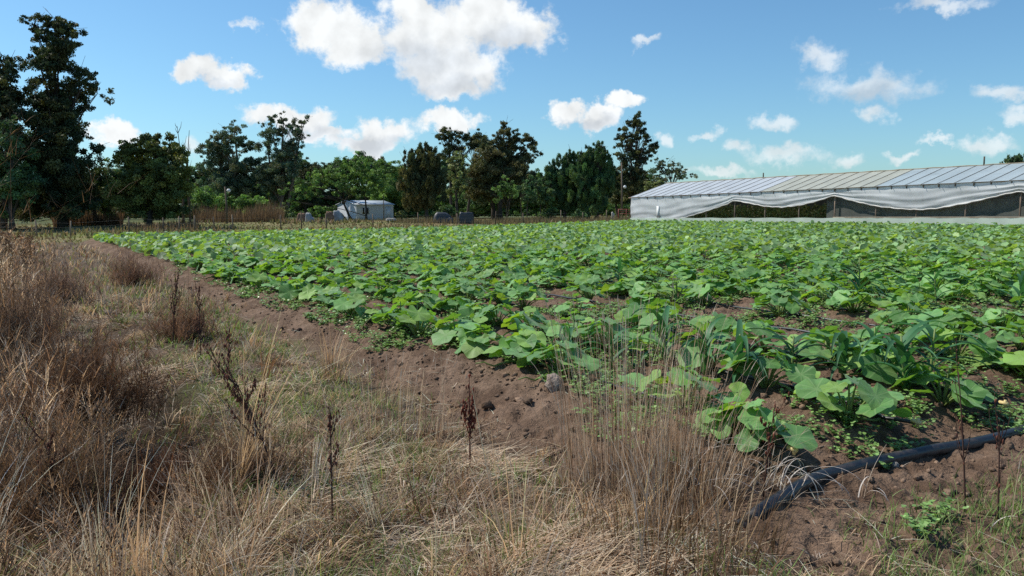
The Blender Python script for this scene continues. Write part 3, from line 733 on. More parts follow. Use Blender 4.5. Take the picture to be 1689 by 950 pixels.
def bushy(px, py, H, rad, seed, label, col=(.12, .07, .04), n=420, az0=.2):
    g = np.random.default_rng(seed); q = ray(px, py); k = -CAMZ / q[2]; x0, y0 = q[0] * k, q[1] * k; z0 = gz(x0, y0); e = empty('dead_bush', (x0, y0, z0))
    m = n; a = g.uniform(0, 6.28, m); r = rad * .75 * np.sqrt(g.uniform(size=m)) * (.6 + .4 * np.sin(a * 3 + seed)); b = np.stack([r * np.cos(a), r * np.sin(a), np.zeros(m) - .02], 1)
    az = np.where(g.uniform(size=m) < .5, az0 + g.normal(0, .7, m), a); h = H * np.exp(g.normal(-.35, .42, m)); w = np.full(m, .0045)
    col = A(col) * np.exp(g.normal(0, .3, (m, 1))); th = np.abs(g.normal(0, .55, m))
    V, Fq, tip = blades(b, az, h, w * 1.3, th * .5, th * 1.5, 3); P = V.reshape(m, 4, 2, 3).mean(2)
    link('stems', npmesh('stems', V, [Fq], np.repeat(col, 8, 0), mat=M['grass']), e)
    Vs = []; Fs = []; Cs = []; n0 = 0
    for j in range(16):
        f = g.uniform(.25, 1, m)[:, None] * 3; kk = np.clip(f.astype(int), 0, 2)[:, 0]; fr = f - kk[:, None]; p0 = P[np.arange(m), kk] * (1 - fr) + P[np.arange(m), kk + 1] * fr
        V, Fq, _ = blades(p0, g.uniform(0, 6.28, m), H * g.uniform(.06, .28, m), w, g.uniform(.3, 1.2, m), g.uniform(.1, 1.6, m), 2); Vs.append(V); Fs.append(Fq + n0); n0 += len(V); Cs.append(np.repeat(col * np.exp(g.normal(0, .35, (m, 1))), 6, 0))
    link('twigs', npmesh('twigs', np.concatenate(Vs), [np.concatenate(Fs)], np.concatenate(Cs), mat=M['grass']), e)
    return tag(e, label, 'dead bush', 'dead bushes on the left mound')
bushy(-230, 640, 1.5, 1.3, 11, 'tall dense dead bush added beyond the left edge to shade the hollow', (.15, .09, .05), 800)  # added outside the view so its shadow darkens the hollow
bushy(-330, 800, 1.15, 1.0, 12, 'dense dead bush added beyond the lower left edge to shade the verge', (.15, .09, .05), 800)  # second added bush outside the view, there to shade the verge
bushy(130, 690, .62, .8, 1, 'dark dead bush hanging over the shadowed hollow at the left', (.11, .06, .035), 520)
bushy(255, 760, .34, .7, 2, 'low dark reddish bush in the middle of the shadowed hollow', (.10, .05, .03), 420)
bushy(25, 600, .7, .8, 3, 'dead bush at the left border above the hollow', (.17, .11, .08), 420)
bushy(60, 830, .5, .7, 4, 'brown dead bush in the lower left corner', (.16, .10, .06), 420)
bushy(300, 560, .5, .6, 5, 'brown dead bush on the mound behind the pale straw', (.20, .12, .08), 380)
bushy(215, 470, .75, .9, 6, 'tall dead bush at the crest of the mound before the dirt strip', (.17, .10, .07), 380)
bushy(400, 790, .30, .6, 7, 'low dead bush under the long leaning stalk', (.15, .09, .055), 320)
bushy(95, 500, .7, .9, 8, 'wide dead bush on the mound left of the tall one', (.20, .13, .10), 380)
# grass and dry weeds beyond the field, before the trees
def fard(x, y): e = beyond(x, y); return ss(.2, 1.5, e) * ss(34, 26, e) * .8
grass_layer('meadow_grass', 42000, 40, 112, lambda x, y: .10 + .34 * ss(.45, .75, fbm(x, y, .22, 28)), [(.14, .16, .05), (.30, .23, .12), (.20, .19, .08), (.34, .24, .17)], (3, 3, 3, 2), .010, (0, .5), (.2, 1.2), 'rough grass strip between the crop and the trees', 'grass', dens=fard, p=1.4)

# ------------------------------------------------------------------ single dry plants of the verge
def stalk(px, Y, H, lean_az, lean, seed, label, husks=36, col=(.075, .04, .03), branches=5):
    g = random.Random(seed); x = at(px, 700, Y)[0]
    e = empty('dry_weed_stalk', (x, Y, gz(x, Y) - .02))
    k = np.linspace(0, 1, 9); mb = MB(); hb = MB()
    def path(p0, az, L, l0, l1):
        P = [A(p0, float)]
        for q in k[1:]:
            th = l0 + (l1 - l0) * q; P.append(P[-1] + A((cos(az) * sin(th), sin(az) * sin(th), cos(th))) * L / 8)
        return A(P)
    main = path((0, 0, 0), lean_az, H, lean * .6, lean * 1.25)
    mb.tube(main, np.linspace(.0062, .0022, 9), 5, col); paths = [main[3:]]
    for b in range(int(branches * 1.8)):
        i = g.randint(3, 7); br = path(main[i], lean_az + g.uniform(-1.6, 1.6), H * g.uniform(.18, .38), lean + g.uniform(.1, .5), lean * .7)
        mb.tube(br, np.linspace(.0032, .0015, 9), 4, col); paths.append(br[2:])
    mb.build('stem', M['wood_dark'], e, True)
    for h in range(int(husks * 2.6)):
        P = g.choice(paths); p = P[g.randrange(len(P))] + A([g.gauss(0, .008) for _ in range(3)]); s = g.uniform(.0035, .0085)
        V = IV * A([g.uniform(.5, .9), g.uniform(.5, .9), g.uniform(1.2, 2.4)]) * s; hb.add(V + p, [IF], A(col) * g.uniform(.8, 2.2) * A((1.25, .9, .8)))
    hb.build('seed_heads', M['wood_dark'], e)  # husks forming the seed heads of the stalk
    return tag(e, label, 'dry weed')
def attrmat(name):
    return solid(name, (1, 1, 1), .85, .15, 8, .25, attr=True)
M['wood_dark'] = attrmat('dry_stalk')
stalk(462, 4.5, .92, 2.75, .50, 1, 'long dark dock stalk leaning left across the verge, seed heads near its base', 90, branches=7)
stalk(445, 4.7, .75, 2.9, .38, 2, 'dark seedy stalk just behind the long leaning one')
stalk(545, 4.0, .62, 1.8, .15, 3, 'thin upright dark stalk at the bottom of the photo left of centre', 26, branches=3)
stalk(775, 5.0, .62, 1.7, .06, 4, 'straight reddish brown dock stalk in front of the dirt bank', 60, (.10, .035, .025), 3)
stalk(105, 4.1, .75, 2.4, .55, 6, 'brown bent stalk over the shadowed weeds in the lower left corner', 40)
stalk(1262, 4.35, .52, .9, .28, 7, 'rust red dock stalk between the dry clump and the pipe end', 26, (.09, .04, .028), 3)
stalk(1600, 4.25, .78, 1.9, .12, 8, 'thin bare dark twig standing on the soil in front of the pipe', 8, branches=4)
stalk(1655, 4.0, .55, 1.3, .12, 9, 'bare dark twig nearest the lower right corner', 8, branches=4)
stalk(290, 9.5, .8, 1.4, .15, 10, 'bushy dark stalk standing where the mound meets the green verge', 60, branches=9)
stalk(335, 8.8, .75, 1.9, .2, 11, 'dark branching stalk right of the bushy one at the mound edge', 60, branches=9)

def clump(px, Y, n, H, spread, rad, seed, label, w=.0046, curls=0, pal=None, wts=None):
    x0 = at(px, 800, Y)[0]; g0 = gz(x0, Y); e = empty('tall_grass_clump', (x0, Y, g0))
    a = rng.uniform(0, 6.28, n); q = rad * np.sqrt(rng.uniform(size=n)); x = q * np.cos(a); y = q * np.sin(a) * .7
    z = ground(x0 + x, Y + y) - g0 - .02
    az = np.arctan2(y, x) + rng.normal(0, .5, n); h = H * (.38 + .72 * rng.uniform(size=n) ** 1.9); ln = np.abs(rng.normal(0, spread, n)) * (.4 + q / rad)
    V, Fq, tip = blades(np.stack([x, y, z], 1), az, h, w * rng.uniform(.6, 1.3, n), ln * .5, ln * rng.uniform(1, 2.0, n), 5, .3)
    pal = pal or [(.74, .57, .42), (.60, .42, .29), (.82, .68, .53), (.38, .23, .14)]; c = pick(n, pal, wts or (3, 4, 2, 2))
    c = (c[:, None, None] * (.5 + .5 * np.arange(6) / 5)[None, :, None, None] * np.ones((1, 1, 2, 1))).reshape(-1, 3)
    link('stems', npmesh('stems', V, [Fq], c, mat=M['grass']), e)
    # narrow seed spikes at the tips of the longest
    k = h > H * .75; m = int(k.sum())
    if m:
        V, Fq, _ = blades(tip[k], az[k], rng.uniform(.04, .09, m), np.full(m, w * 1.05), ln[k] * 1.3, ln[k] * 1.8 + .1, 2, .2)
        link('seed_heads', npmesh('seed_heads', V, [Fq], np.tile(A((.55, .45, .36)), (len(V), 1)), mat=M['grass']), e)
    if curls:
        a = rng.normal(.1, .8, curls); b = np.stack([rng.uniform(-.1, .25, curls), rng.uniform(-.1, .1, curls), np.zeros(curls)], 1)
        V, Fq, _ = blades(b, a, H * rng.uniform(.6, 1.3, curls), np.full(curls, w * 1.7), rng.uniform(.1, .6, curls), rng.uniform(2.4, 3.6, curls), 12, .5)
        link('curled_stems', npmesh('curled_stems', V, [Fq], np.tile(A((.82, .74, .66)), (len(V), 1)), mat=M['grass']), e)  # long curling stems of the clump
    return tag(e, label, 'grass clump', 'clumps of tall dry grass')
clump(1040, 4.75, 560, 1.02, .17, .42, 1, 'tallest straw clump, its long stems rising in front of the crop', curls=3)
clump(1130, 4.45, 300, .74, .34, .30, 2, 'straw clump fanning to the right just before the pipe end', curls=4)
clump(1262, 4.55, 26, .45, .45, .12, 3, 'sparse clump of whitish stems curling over the black pipe', curls=15, w=.0042)
clump(1410, 4.5, 5, .3, .4, .08, 4, 'few long whitish stems arching over bare soil in front of the pipe', curls=3, w=.0042)
clump(640, 5.6, 190, .52, .2, .45, 5, 'upright straw clump at the foot of the dirt bank, left of the red brown stalk')
clump(400, 3.9, 150, .45, .3, .4, 6, 'brown straw clump at the bottom below the leaning stalk')
clump(1120, 3.75, 330, .42, .3, .5, 7, 'dense dark brown clump at the bottom right of centre', pal=[(.16, .09, .05), (.27, .17, .09), (.38, .27, .17), (.10, .07, .04)])
clump(900, 3.8, 190, .36, .4, .45, 8, 'bushy tan clump at the bottom edge near the centre')
clump(715, 5.9, 26, .62, .15, .25, 9, 'loose thin stems rising over the dirt bank left of the clay lump')
clump(1655, 3.9, 4, .35, .3, .05, 10, 'single pale bent stem near the lower right corner', curls=2, w=.0045)

# ------------------------------------------------------------------ trees
def crown_mesh(lobes, Y, style, cols, seed, dens=1.0, depthk=1.0):
    g = np.random.default_rng(seed)
    P = []; S = []; C = []; UP = []; DR = []
    L0 = [tuple(l) for l in lobes]; gg = random.Random(seed); extra = []
    for a_i, l in enumerate(L0):
        near = sorted(L0, key=lambda m: (m[0] - l[0]) ** 2 + (m[1] - l[1]) ** 2)[1:4]
        for m in near:
            k_ = gg.uniform(.35, .65); extra.append((l[0] * k_ + m[0] * (1 - k_), l[1] * k_ + m[1] * (1 - k_), min(l[2], m[2]) * gg.uniform(.6, .9), min(l[3], m[3]) * gg.uniform(.6, .95)))
    lobes = [(a_, b_, c_ * 1.05, d_ * 1.05) for a_, b_, c_, d_ in L0] + extra
    xs = [l[0] for l in lobes]; half = min(8, (max(xs) - min(xs)) / 2 * Y / F + 1)
    k = Y / F; cz = []
    for li, (cx, cy, rx, ry) in enumerate(lobes):
        c0 = A(at(cx, cy, Y)); rx, rz = rx * k, ry * k; rd = .5 * (rx + rz)
        top = min(l[1] for l in lobes); bot = max(l[1] for l in lobes)
        dmax = .55 * half * depthk * min(1, .35 + (cy - top) / (bot - top + 1))
        c0[1] += g.uniform(-1, 1) * dmax
        cz.append(c0)
        area = pi * rx * rz
        ncl = max(4, int(area * 2.6 * dens / (.8 if style != 'feather' else .7)))
        for q in range(ncl):
            d = g.normal(size=3); d /= np.linalg.norm(d); rr_ = g.uniform(.15, 1.12) ** .6
            cc_ = c0 + d * A((rx, rd, rz)) * rr_
            cr = g.uniform(.25, .62) * (1 if style != 'round' else .85) * min(1.2, max(.55, min(rx, rz) / 1.1))
            n = int(112 * (cr / .4) ** 2 * dens) + 8
            off = g.normal(size=(n, 3)); off /= np.linalg.norm(off, axis=1)[:, None]; off *= (g.uniform(size=(n, 1)) ** .6) * cr * 1.12 * A((1, 1, .75))
            if style == 'feather': off = off * A((.6, .6, 1.35))
            p = cc_ + off; P.append(p)
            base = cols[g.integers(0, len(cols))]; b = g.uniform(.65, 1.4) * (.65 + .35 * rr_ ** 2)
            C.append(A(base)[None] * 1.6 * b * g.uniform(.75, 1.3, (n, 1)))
            if style == 'feather': S.append(np.stack([np.full(n, .085), np.full(n, .38)], 1) * g.uniform(.6, 1.2, (n, 1))); DR.append(g.normal(0, .5, (n, 3)) + A((d[0] * .9, d[1] * .9, .9)))
            elif style == 'gum': S.append(np.stack([np.full(n, .105), np.full(n, .25)], 1) * g.uniform(.6, 1.3, (n, 1))); DR.append(g.normal(0, .7, (n, 3)) + A((0, 0, -.5)))
            else: S.append(np.stack([np.full(n, .13), np.full(n, .19)], 1) * g.uniform(.6, 1.3, (n, 1))); DR.append(g.normal(0, 1, (n, 3)))
    P = np.concatenate(P); S = np.concatenate(S); C = np.concatenate(C); D = np.concatenate(DR)
    # nothing grows below ground
    gr = ground(P[:, 0], P[:, 1], False); keep = P[:, 2] > gr + .25; P, S, C, D = P[keep], S[keep], C[keep], D[keep]
    D /= np.linalg.norm(D, axis=1)[:, None]; r2 = g.normal(size=D.shape); A_ = np.cross(D, r2); A_ /= np.linalg.norm(A_, axis=1)[:, None]
    n = len(P); V = np.empty((n, 4, 3)); sw = S[:, :1] * A_ / 2; sl = S[:, 1:] * D / 2
    V[:, 0] = P - sl; V[:, 1] = P + sw; V[:, 2] = P + sl; V[:, 3] = P - sw
    return V.reshape(-1, 3), np.arange(n * 4).reshape(-1, 4), np.repeat(C, 4, 0), cz
GUM = [tuple(v * 1.35 for v in c) for c in [(.060, .085, .050), (.045, .068, .042), (.080, .10, .060), (.09, .09, .05)]]
DARK = [tuple(v * 1.15 for v in c) for c in [(.035, .050, .022), (.05, .055, .022), (.028, .042, .024), (.075, .075, .028)]]
GREEN = [tuple(v * 1.5 for v in c) for c in [(.075, .125, .030), (.06, .10, .028), (.10, .15, .04), (.045, .08, .025)]]
BROWN = [tuple(v * 1.25 for v in c) for c in [(.072, .070, .030), (.055, .060, .028), (.092, .080, .034), (.045, .055, .026)]]
OLIVE = [tuple(v * 1.4 for v in c) for c in [(.12, .14, .055), (.09, .11, .045), (.15, .155, .07)]]
PINE = [tuple(v * 1.4 for v in c) for c in [(.04, .075, .032), (.05, .09, .032), (.030, .058, .030), (.065, .095, .035)]]
ROUND = [tuple(v * 1.35 for v in c) for c in [(.085, .095, .025), (.06, .075, .022), (.12, .12, .035), (.04, .055, .02)]]
ntree = 0
def tree(name, label, lobes, Y, style, cols, trunks, dens=1.0, group=None, bark=(1, 1, 1), tr=.28, cat='tree', depthk=1.0):
    global ntree; ntree += 1
    x0 = at(trunks[0][0], 362, Y)[0]; g0 = gz(x0, Y)
    e = empty(name, (x0, Y, g0)); off = A((x0, Y, g0))
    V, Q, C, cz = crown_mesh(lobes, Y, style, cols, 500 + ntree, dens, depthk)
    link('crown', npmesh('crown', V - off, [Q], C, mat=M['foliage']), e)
    g = random.Random(ntree); mb = MB(); nb = len(trunks)
    for ti, (bx, tx, ty) in enumerate(trunks):
        b = A(at(bx, 362, Y + (ti * .7))); b[2] = gz(b[0], b[1]) - .1; t = A(at(tx, ty, Y + ti * .5))
        k = np.linspace(0, 1, 8)[:, None]; bow = A((g.uniform(-.4, .4), g.uniform(-.3, .3), 0)) * np.sin(k * pi)
        pts = b + (t - b) * k + bow; r = .75 * tr * np.linspace(1, .22, 8); r[0] *= 1.35
        mb.tube(pts - off, r, 8, bark)
        for c in cz:
            if g.random() < (.9 / nb if len(cz) < 9 else .6 / nb):
                i = max(1, min(6, int(7 * max(.12, min(.9, (c[2] - b[2]) / (t[2] - b[2] + .01) - .25)))))
                p0 = pts[i]; kk = np.linspace(0, 1, 5)[:, None]; sag = A((0, 0, 1)) * .25 * np.sin(kk * pi)
                mb.tube(p0 + (c - p0) * kk + sag - off, np.linspace(r[i] * .35, .02, 5), 5, bark)
                for _ in range(2):
                    c2 = c + A([g.uniform(-1, 1), g.uniform(-1, 1), g.uniform(-.2, 1)]) * 1.0
                    mb.tube([c * .4 + p0 * .6 - off, c - off, c2 - off], [.035, .02, .01], 4, bark)
    mb.build('trunk', M['bark'], e, True)
    return tag(e, label, cat, group)
TG = 'trees behind the field'
tree('eucalyptus_tree', 'towering dark tree with ragged top, tallest in the photo, at far left',
     [(84, 30, 22, 16), (50, 36, 20, 12), (118, 44, 20, 12), (90, 62, 36, 18), (72, 92, 32, 20), (110, 90, 22, 20), (84, 122, 42, 20), (140, 128, 24, 14), (152, 152, 22, 16), (92, 156, 44, 22), (60, 184, 40, 24), (108, 196, 36, 24), (92, 232, 44, 26), (146, 228, 22, 8), (135, 250, 22, 14), (70, 272, 48, 28), (120, 286, 44, 28), (90, 322, 60, 26), (130, 336, 40, 20), (40, 330, 40, 26)],
     66, 'gum', DARK, [(105, 90, 60), (100, 80, 120)], 1.0, TG, tr=.33)
tree('dark_tree', 'dark tree cut by the left border beside the towering one',
     [(-2, 88, 18, 12), (18, 110, 20, 14), (-20, 130, 30, 25), (20, 145, 34, 20), (-10, 180, 42, 30), (30, 190, 34, 24), (-20, 240, 45, 35), (-30, 310, 50, 40)], 63, 'gum', DARK, [(2, 5, 130)], .9, TG, tr=.4)
tree('leafy_tree', 'bluish green leafy tree at the left border in front of the dark ones',
     [(8, 205, 26, 16), (30, 228, 26, 18), (2, 245, 34, 22), (34, 262, 26, 20), (10, 290, 44, 28), (40, 312, 34, 26), (0, 335, 46, 24)], 60, 'round', PINE, [(20, 20, 250)], .9, TG)
tree('small_tree', 'low dark tree filling the gap between the towering tree and the rounded one',
     [(170, 275, 16, 14), (150, 290, 24, 18), (178, 304, 18, 18), (155, 326, 34, 22), (180, 340, 22, 18)], 70, 'round', [(.05, .075, .02), (.08, .11, .03), (.04, .06, .02)], [(160, 160, 290)], 1.0, TG)
tree('rounded_tree', 'dense rounded olive green tree right of the towering one',
     [(262, 230, 30, 14), (232, 240, 26, 16), (208, 256, 22, 16), (285, 250, 22, 18), (250, 262, 42, 22), (215, 286, 32, 24), (290, 284, 26, 26), (250, 300, 44, 28), (210, 322, 26, 26), (286, 326, 30, 30), (245, 340, 42, 24)],
     66, 'round', ROUND, [(245, 248, 250)], 1.35, TG, tr=.3, depthk=.8)
# dead poles
def bare(px, top, Y, label, seed):
    g = random.Random(seed); x0 = at(px, 362, Y)[0]; g0 = gz(x0, Y); e = empty('bare_tree', (x0, Y, g0)); mb = MB()
    H = at(px, top, Y)[2] - g0; k = np.linspace(0, 1, 8)
    pts = np.stack([.3 * np.sin(k * 3 + seed) * k, 0 * k, H * k], 1); mb.tube(pts, np.linspace(.12, .02, 8), 6, (1.3, 1.1, 1)); mb.build('trunk', M['bark'], e, True); tw = MB()
    for i in range(14):
        j = g.randint(3, 6); p = pts[j] + (pts[j + 1] - pts[j]) * g.random(); a = g.choice((0, pi)) + g.uniform(-.7, .7); L = g.uniform(.4, 1.3)
        tw.tube([p, p + A((cos(a) * L * .35, sin(a) * L * .35, L * .6)), p + A((cos(a) * L * .45, sin(a) * L * .5, L * 1.1))], [.03, .02, .008], 4, (1.3, 1.1, 1))
    tw.build('branches', M['bark'], e); tag(e, label, 'dead tree', 'bare dead trees')
bare(302, 208, 74, 'bare dead tree poking up right behind the rounded tree', 1)
bare(314, 215, 75, 'slimmer bare dead tree right of the other dead one', 4)
tree('eucalyptus_tree', 'broad grey green eucalyptus, left of the pair with clumpy crowns',
     [(386, 208, 16, 9), (352, 222, 12, 9), (366, 238, 20, 12), (390, 228, 17, 14), (342, 248, 16, 13), (372, 258, 26, 16), (408, 245, 18, 12), (340, 275, 15, 13), (380, 284, 32, 20), (415, 275, 18, 18), (360, 306, 30, 16), (400, 316, 34, 18)],
     104, 'gum', GUM, [(392, 386, 215), (375, 352, 230)], .85, TG, bark=(2.2, 2, 1.8), tr=.38)
tree('eucalyptus_tree', 'taller airy eucalyptus with rounded leaf clumps against a cloud',
     [(462, 189, 11, 6), (437, 204, 13, 7), (472, 206, 12, 10), (504, 195, 9, 6), (490, 208, 13, 9), (455, 222, 20, 12), (494, 226, 14, 12), (436, 240, 17, 13), (478, 246, 20, 13), (455, 264, 26, 15), (492, 262, 14, 10), (440, 290, 26, 18), (476, 286, 26, 16), (455, 315, 34, 18)],
     103, 'gum', GUM, [(465, 468, 195), (470, 498, 205), (460, 440, 215)], .85, TG, bark=(2.4, 2.1, 1.9), tr=.34)
tree('dark_tree', 'dark low tree between the airy eucalyptus and the spreading tree',
     [(502, 278, 20, 9), (530, 272, 16, 8), (490, 298, 28, 18), (515, 300, 26, 18), (500, 330, 30, 18)], 108, 'round', DARK, [(505, 505, 290)], .9, TG)
tree('spreading_tree', 'bright green spreading tree with leaning trunks in front of the white shack',
     [(536, 281, 20, 9), (566, 272, 24, 10), (596, 272, 22, 11), (515, 297, 22, 11), (552, 294, 26, 13), (590, 292, 28, 14), (616, 290, 18, 14), (490, 316, 20, 11), (522, 318, 24, 10), (560, 314, 24, 9), (592, 313, 24, 10), (620, 312, 18, 12), (500, 334, 13, 10)],
     94, 'round', GREEN, [(580, 552, 300), (604, 598, 305)], 1.0, TG, tr=.2)
tree('leafy_tree', 'mid green tree behind the roof of the white shack',
     [(606, 266, 24, 7), (634, 272, 22, 9), (565, 261, 10, 5), (641, 292, 25, 18), (660, 285, 14, 16), (615, 300, 30, 20), (655, 312, 22, 20), (640, 325, 30, 18)], 112, 'round', GREEN, [(640, 640, 290)], .9, TG)
tree('casuarina_tree', 'brownish feathery tree with three pointed tips right of the shack',
     [(688, 248, 3.5, 13), (700, 243, 3.5, 11), (667, 263, 3.5, 13), (716, 254, 5, 10), (692, 268, 18, 14), (714, 274, 16, 16), (682, 290, 22, 16), (710, 298, 24, 18), (676, 314, 24, 14), (704, 322, 28, 16), (690, 336, 30, 12)],
     90, 'feather', BROWN, [(705, 697, 255)], 1.3, TG)
tree('dark_tree', 'dark tree with two rounded heads rising behind the pointed brownish tree',
     [(738, 216, 14, 9), (724, 222, 8, 6), (762, 224, 9, 10), (734, 234, 12, 9), (775, 232, 8, 12), (792, 224, 14, 9), (790, 240, 16, 12), (745, 255, 20, 14)], 106, 'gum', DARK, [(745, 740, 225), (770, 785, 235)], 1.0, TG)
tree('olive_tree', 'pale olive green tree squeezed between brown and dark trees',
     [(757, 248, 13, 7), (750, 264, 14, 11), (766, 274, 11, 12), (752, 288, 15, 14), (764, 305, 15, 14), (745, 315, 16, 12)], 96, 'round', OLIVE, [(755, 756, 270)], .9, TG)
tree('big_dark_tree', 'big dark brown tree with wide layered crown at the centre',
     [(834, 205, 9, 8), (830, 224, 13, 10), (858, 226, 15, 9), (874, 232, 11, 8), (804, 238, 18, 11), (836, 242, 16, 12), (882, 256, 13, 8), (812, 258, 28, 14), (852, 254, 18, 12), (870, 270, 14, 6), (800, 282, 26, 18), (838, 280, 26, 17), (860, 292, 18, 12), (795, 310, 30, 20), (830, 314, 30, 20)],
     100, 'gum', BROWN, [(825, 832, 215), (815, 808, 250)], 1.25, TG, tr=.42)
TS = 'small trees in front of the tree line'
tree('young_tree', 'light green young tree with thin trunk in front of the big dark tree',
     [(836, 296, 14, 9), (828, 314, 14, 10), (846, 318, 13, 10), (822, 330, 10, 7)], 88, 'round', GREEN, [(833, 836, 305), (838, 846, 310)], 1.0, TS, tr=.08)
tree('young_tree', 'young tree with several slim trunks right of the light green one',
     [(862, 306, 15, 10), (858, 324, 18, 11), (878, 320, 12, 12)], 90, 'round', PINE, [(862, 860, 310), (870, 874, 315)], 1.0, TS, tr=.08)
tree('young_tree', 'rounded young green tree before the gap of sky in the tree line',
     [(886, 296, 14, 9), (896, 312, 18, 12), (886, 328, 20, 12), (906, 332, 16, 12)], 92, 'round', PINE, [(892, 890, 300)], 1.0, TS, tr=.1)
tree('pine_tree', 'green bushy conifer, left of the two pointed ones before the greenhouse',
     [(900, 290, 14, 12), (906, 318, 20, 16), (950, 262, 10, 12), (957, 285, 14, 14), (942, 253, 8, 9), (928, 264, 9, 9), (914, 274, 12, 9), (938, 272, 16, 12), (920, 292, 20, 14), (942, 296, 20, 16), (924, 316, 28, 16), (944, 332, 28, 16)], 98, 'feather', PINE, [(932, 938, 265)], 1.3, TG)
tree('pine_tree', 'dark green conifer with pointed tips next to the tall bare-legged tree',
     [(1002, 256, 5, 10), (1004, 280, 8, 14), (956, 262, 5, 9), (952, 300, 12, 12), (992, 241, 4, 12), (980, 248, 4, 12), (963, 251, 6, 10), (992, 262, 12, 12), (974, 266, 14, 12), (998, 282, 14, 16), (970, 288, 22, 16), (992, 306, 20, 16), (966, 314, 24, 16), (980, 332, 30, 16)], 96, 'feather', PINE, [(984, 986, 250), (970, 966, 265)], 1.3, TG)
tree('tall_tree', 'tall dark tree with layered open crown beside the greenhouse end',
     [(1052, 192, 9, 7), (1042, 203, 11, 7), (1058, 208, 9, 7), (1026, 216, 9, 6), (1056, 222, 14, 8), (1036, 230, 14, 8), (1072, 238, 13, 6), (1086, 241, 6, 4), (1020, 242, 10, 7), (1050, 246, 18, 9), (1024, 264, 11, 10), (1052, 262, 15, 10), (1066, 256, 10, 6), (1036, 282, 17, 11), (1054, 284, 12, 10), (1026, 304, 13, 12), (1044, 312, 16, 12)],
     98, 'gum', DARK, [(1040, 1050, 195), (1046, 1040, 230)], 1.15, TG, tr=.32)
tree('dark_tree', 'low dark tree at the foot of the tall one beside the red rail',
     [(1012, 320, 14, 14), (1030, 330, 18, 14), (1050, 320, 12, 12)], 103, 'round', DARK, [(1020, 1020, 320)], 1.0, TG)
tree('round_tree', 'grey green airy tree behind the left end of the greenhouse roof',
     [(1080, 266, 9, 6), (1100, 268, 13, 7), (1120, 274, 15, 8), (1090, 280, 16, 9), (1112, 288, 20, 10), (1134, 291, 13, 9), (1090, 300, 20, 10)], 108, 'round', GUM, [(1103, 1102, 275)], .75, TG)
tree('shrub_tree', 'small pale olive tree behind the greenhouse corner',
     [(1068, 304, 12, 7), (1082, 300, 10, 6), (1075, 316, 18, 10), (1100, 302, 9, 6)], 102, 'round', OLIVE, [(1074, 1074, 305)], 1.0, TG, tr=.1)
tree('distant_tree', 'tip of a bushy tree showing above the greenhouse roof at far right',
     [(1658, 266, 4, 7), (1668, 263, 4, 8), (1680, 260, 6, 8), (1694, 262, 10, 9), (1676, 272, 22, 7), (1690, 290, 30, 18)], 105, 'feather', PINE, [(1680, 1680, 270)], 1.1, TG)
# woodland filling behind and bushes at its foot
def mass(name, label, cat, lobes, Y, cols, seed, style='round', dens=.8):
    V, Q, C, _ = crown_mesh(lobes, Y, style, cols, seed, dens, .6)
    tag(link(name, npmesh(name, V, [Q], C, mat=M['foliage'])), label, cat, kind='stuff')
g = random.Random(11)
mass('woodland', 'dark woodland closing the view behind the single trees', 'woods',
     [(x, 300 + 10 * sin(x * .05) + g.uniform(-8, 8) + (8 if 860 < x < 910 else 0) - (13 if 480 < x < 1000 else 0), 26, 19) for x in range(-60, 1060, 26)] + [(x, 330 + g.uniform(-5, 5), 26, 20) for x in range(-60, 1060, 24)] + [(x, 352, 26, 12) for x in range(-60, 1050, 24)], 122, DARK + PINE + GREEN[:2], 900, dens=1.1)
mass('undergrowth', 'shaded undergrowth filling the ground beneath the far left trees', 'undergrowth',
     [(x, 350 + g.uniform(-5, 5), 22, 13) for x in range(-60, 330, 18)] + [(x, 335 + g.uniform(-6, 6), 22, 14) for x in range(-60, 190, 20)], 84, DARK + BROWN, 901)
mass('scrub', 'green scrub and saplings closing the gaps behind the fence', 'scrub',
     [(x, 336 + g.uniform(-9, 9), 20, 14) for x in range(650, 1045, 17)] + [(x, 352 + g.uniform(-3, 3), 20, 9) for x in range(320, 1045, 19)] + [(x, 322 + g.uniform(-6, 6), 16, 12) for x in range(770, 930, 17)] + [(x, 325 + g.uniform(-6, 6), 20, 14) for x in range(320, 480, 20)], 113, PINE + GREEN, 902)
def bush(px, py, rx, ry, Y, cols, label, style='round'):
    x0 = at(px, 362, Y)[0]; g0 = gz(x0, Y); e = empty('bush', (x0, Y, g0)); off = A((x0, Y, g0))
    V, Q, C, cz = crown_mesh([(px, py, rx * .7, ry * .8), (px - rx * .4, py + ry * .3, rx * .6, ry * .7), (px + rx * .4, py + ry * .3, rx * .6, ry * .7)], Y, style, cols, 700 + px, 1.0, .5)
    link('foliage', npmesh('foliage', V - off, [Q], C, mat=M['foliage']), e); mb = MB()
    for c in cz:
        mb.tube([(0, 0, -.1), (c - off) * .5, c - off], [.06, .04, .02], 5)
    mb.build('stem', M['bark'], e); tag(e, label, 'bush', 'bushes at the foot of the trees')
bush(340, 322, 22, 20, 88, GREEN, 'green bush between the rounded tree and the lamp pole')
bush(372, 332, 26, 16, 92, GREEN, 'green bush behind the pole with the lamp')
bush(415, 334, 30, 16, 95, GREEN, 'low wide green bush under the left eucalyptus')
bush(468, 345, 12, 14, 90, OLIVE, 'small yellowish bush before the airy eucalyptus trunk')
bush(530, 346, 14, 13, 88, GREEN, 'leafy bush between the two scrap heaps')
bush(560, 358, 9, 8, 90, [(.03, .05, .02)], 'dark little bush against the left side of the shack')
bush(738, 345, 16, 14, 95, PINE, 'dark bush behind the left tarpaulin')
bush(662, 352, 12, 9, 95, OLIVE, 'scrubby bush against the right corner of the shack')
bush(910, 350, 22, 12, 92, PINE, 'dark low bush left of the conifers')
bush(1060, 348, 12, 12, 80, OLIVE, 'scrubby bush at the left corner of the greenhouse')
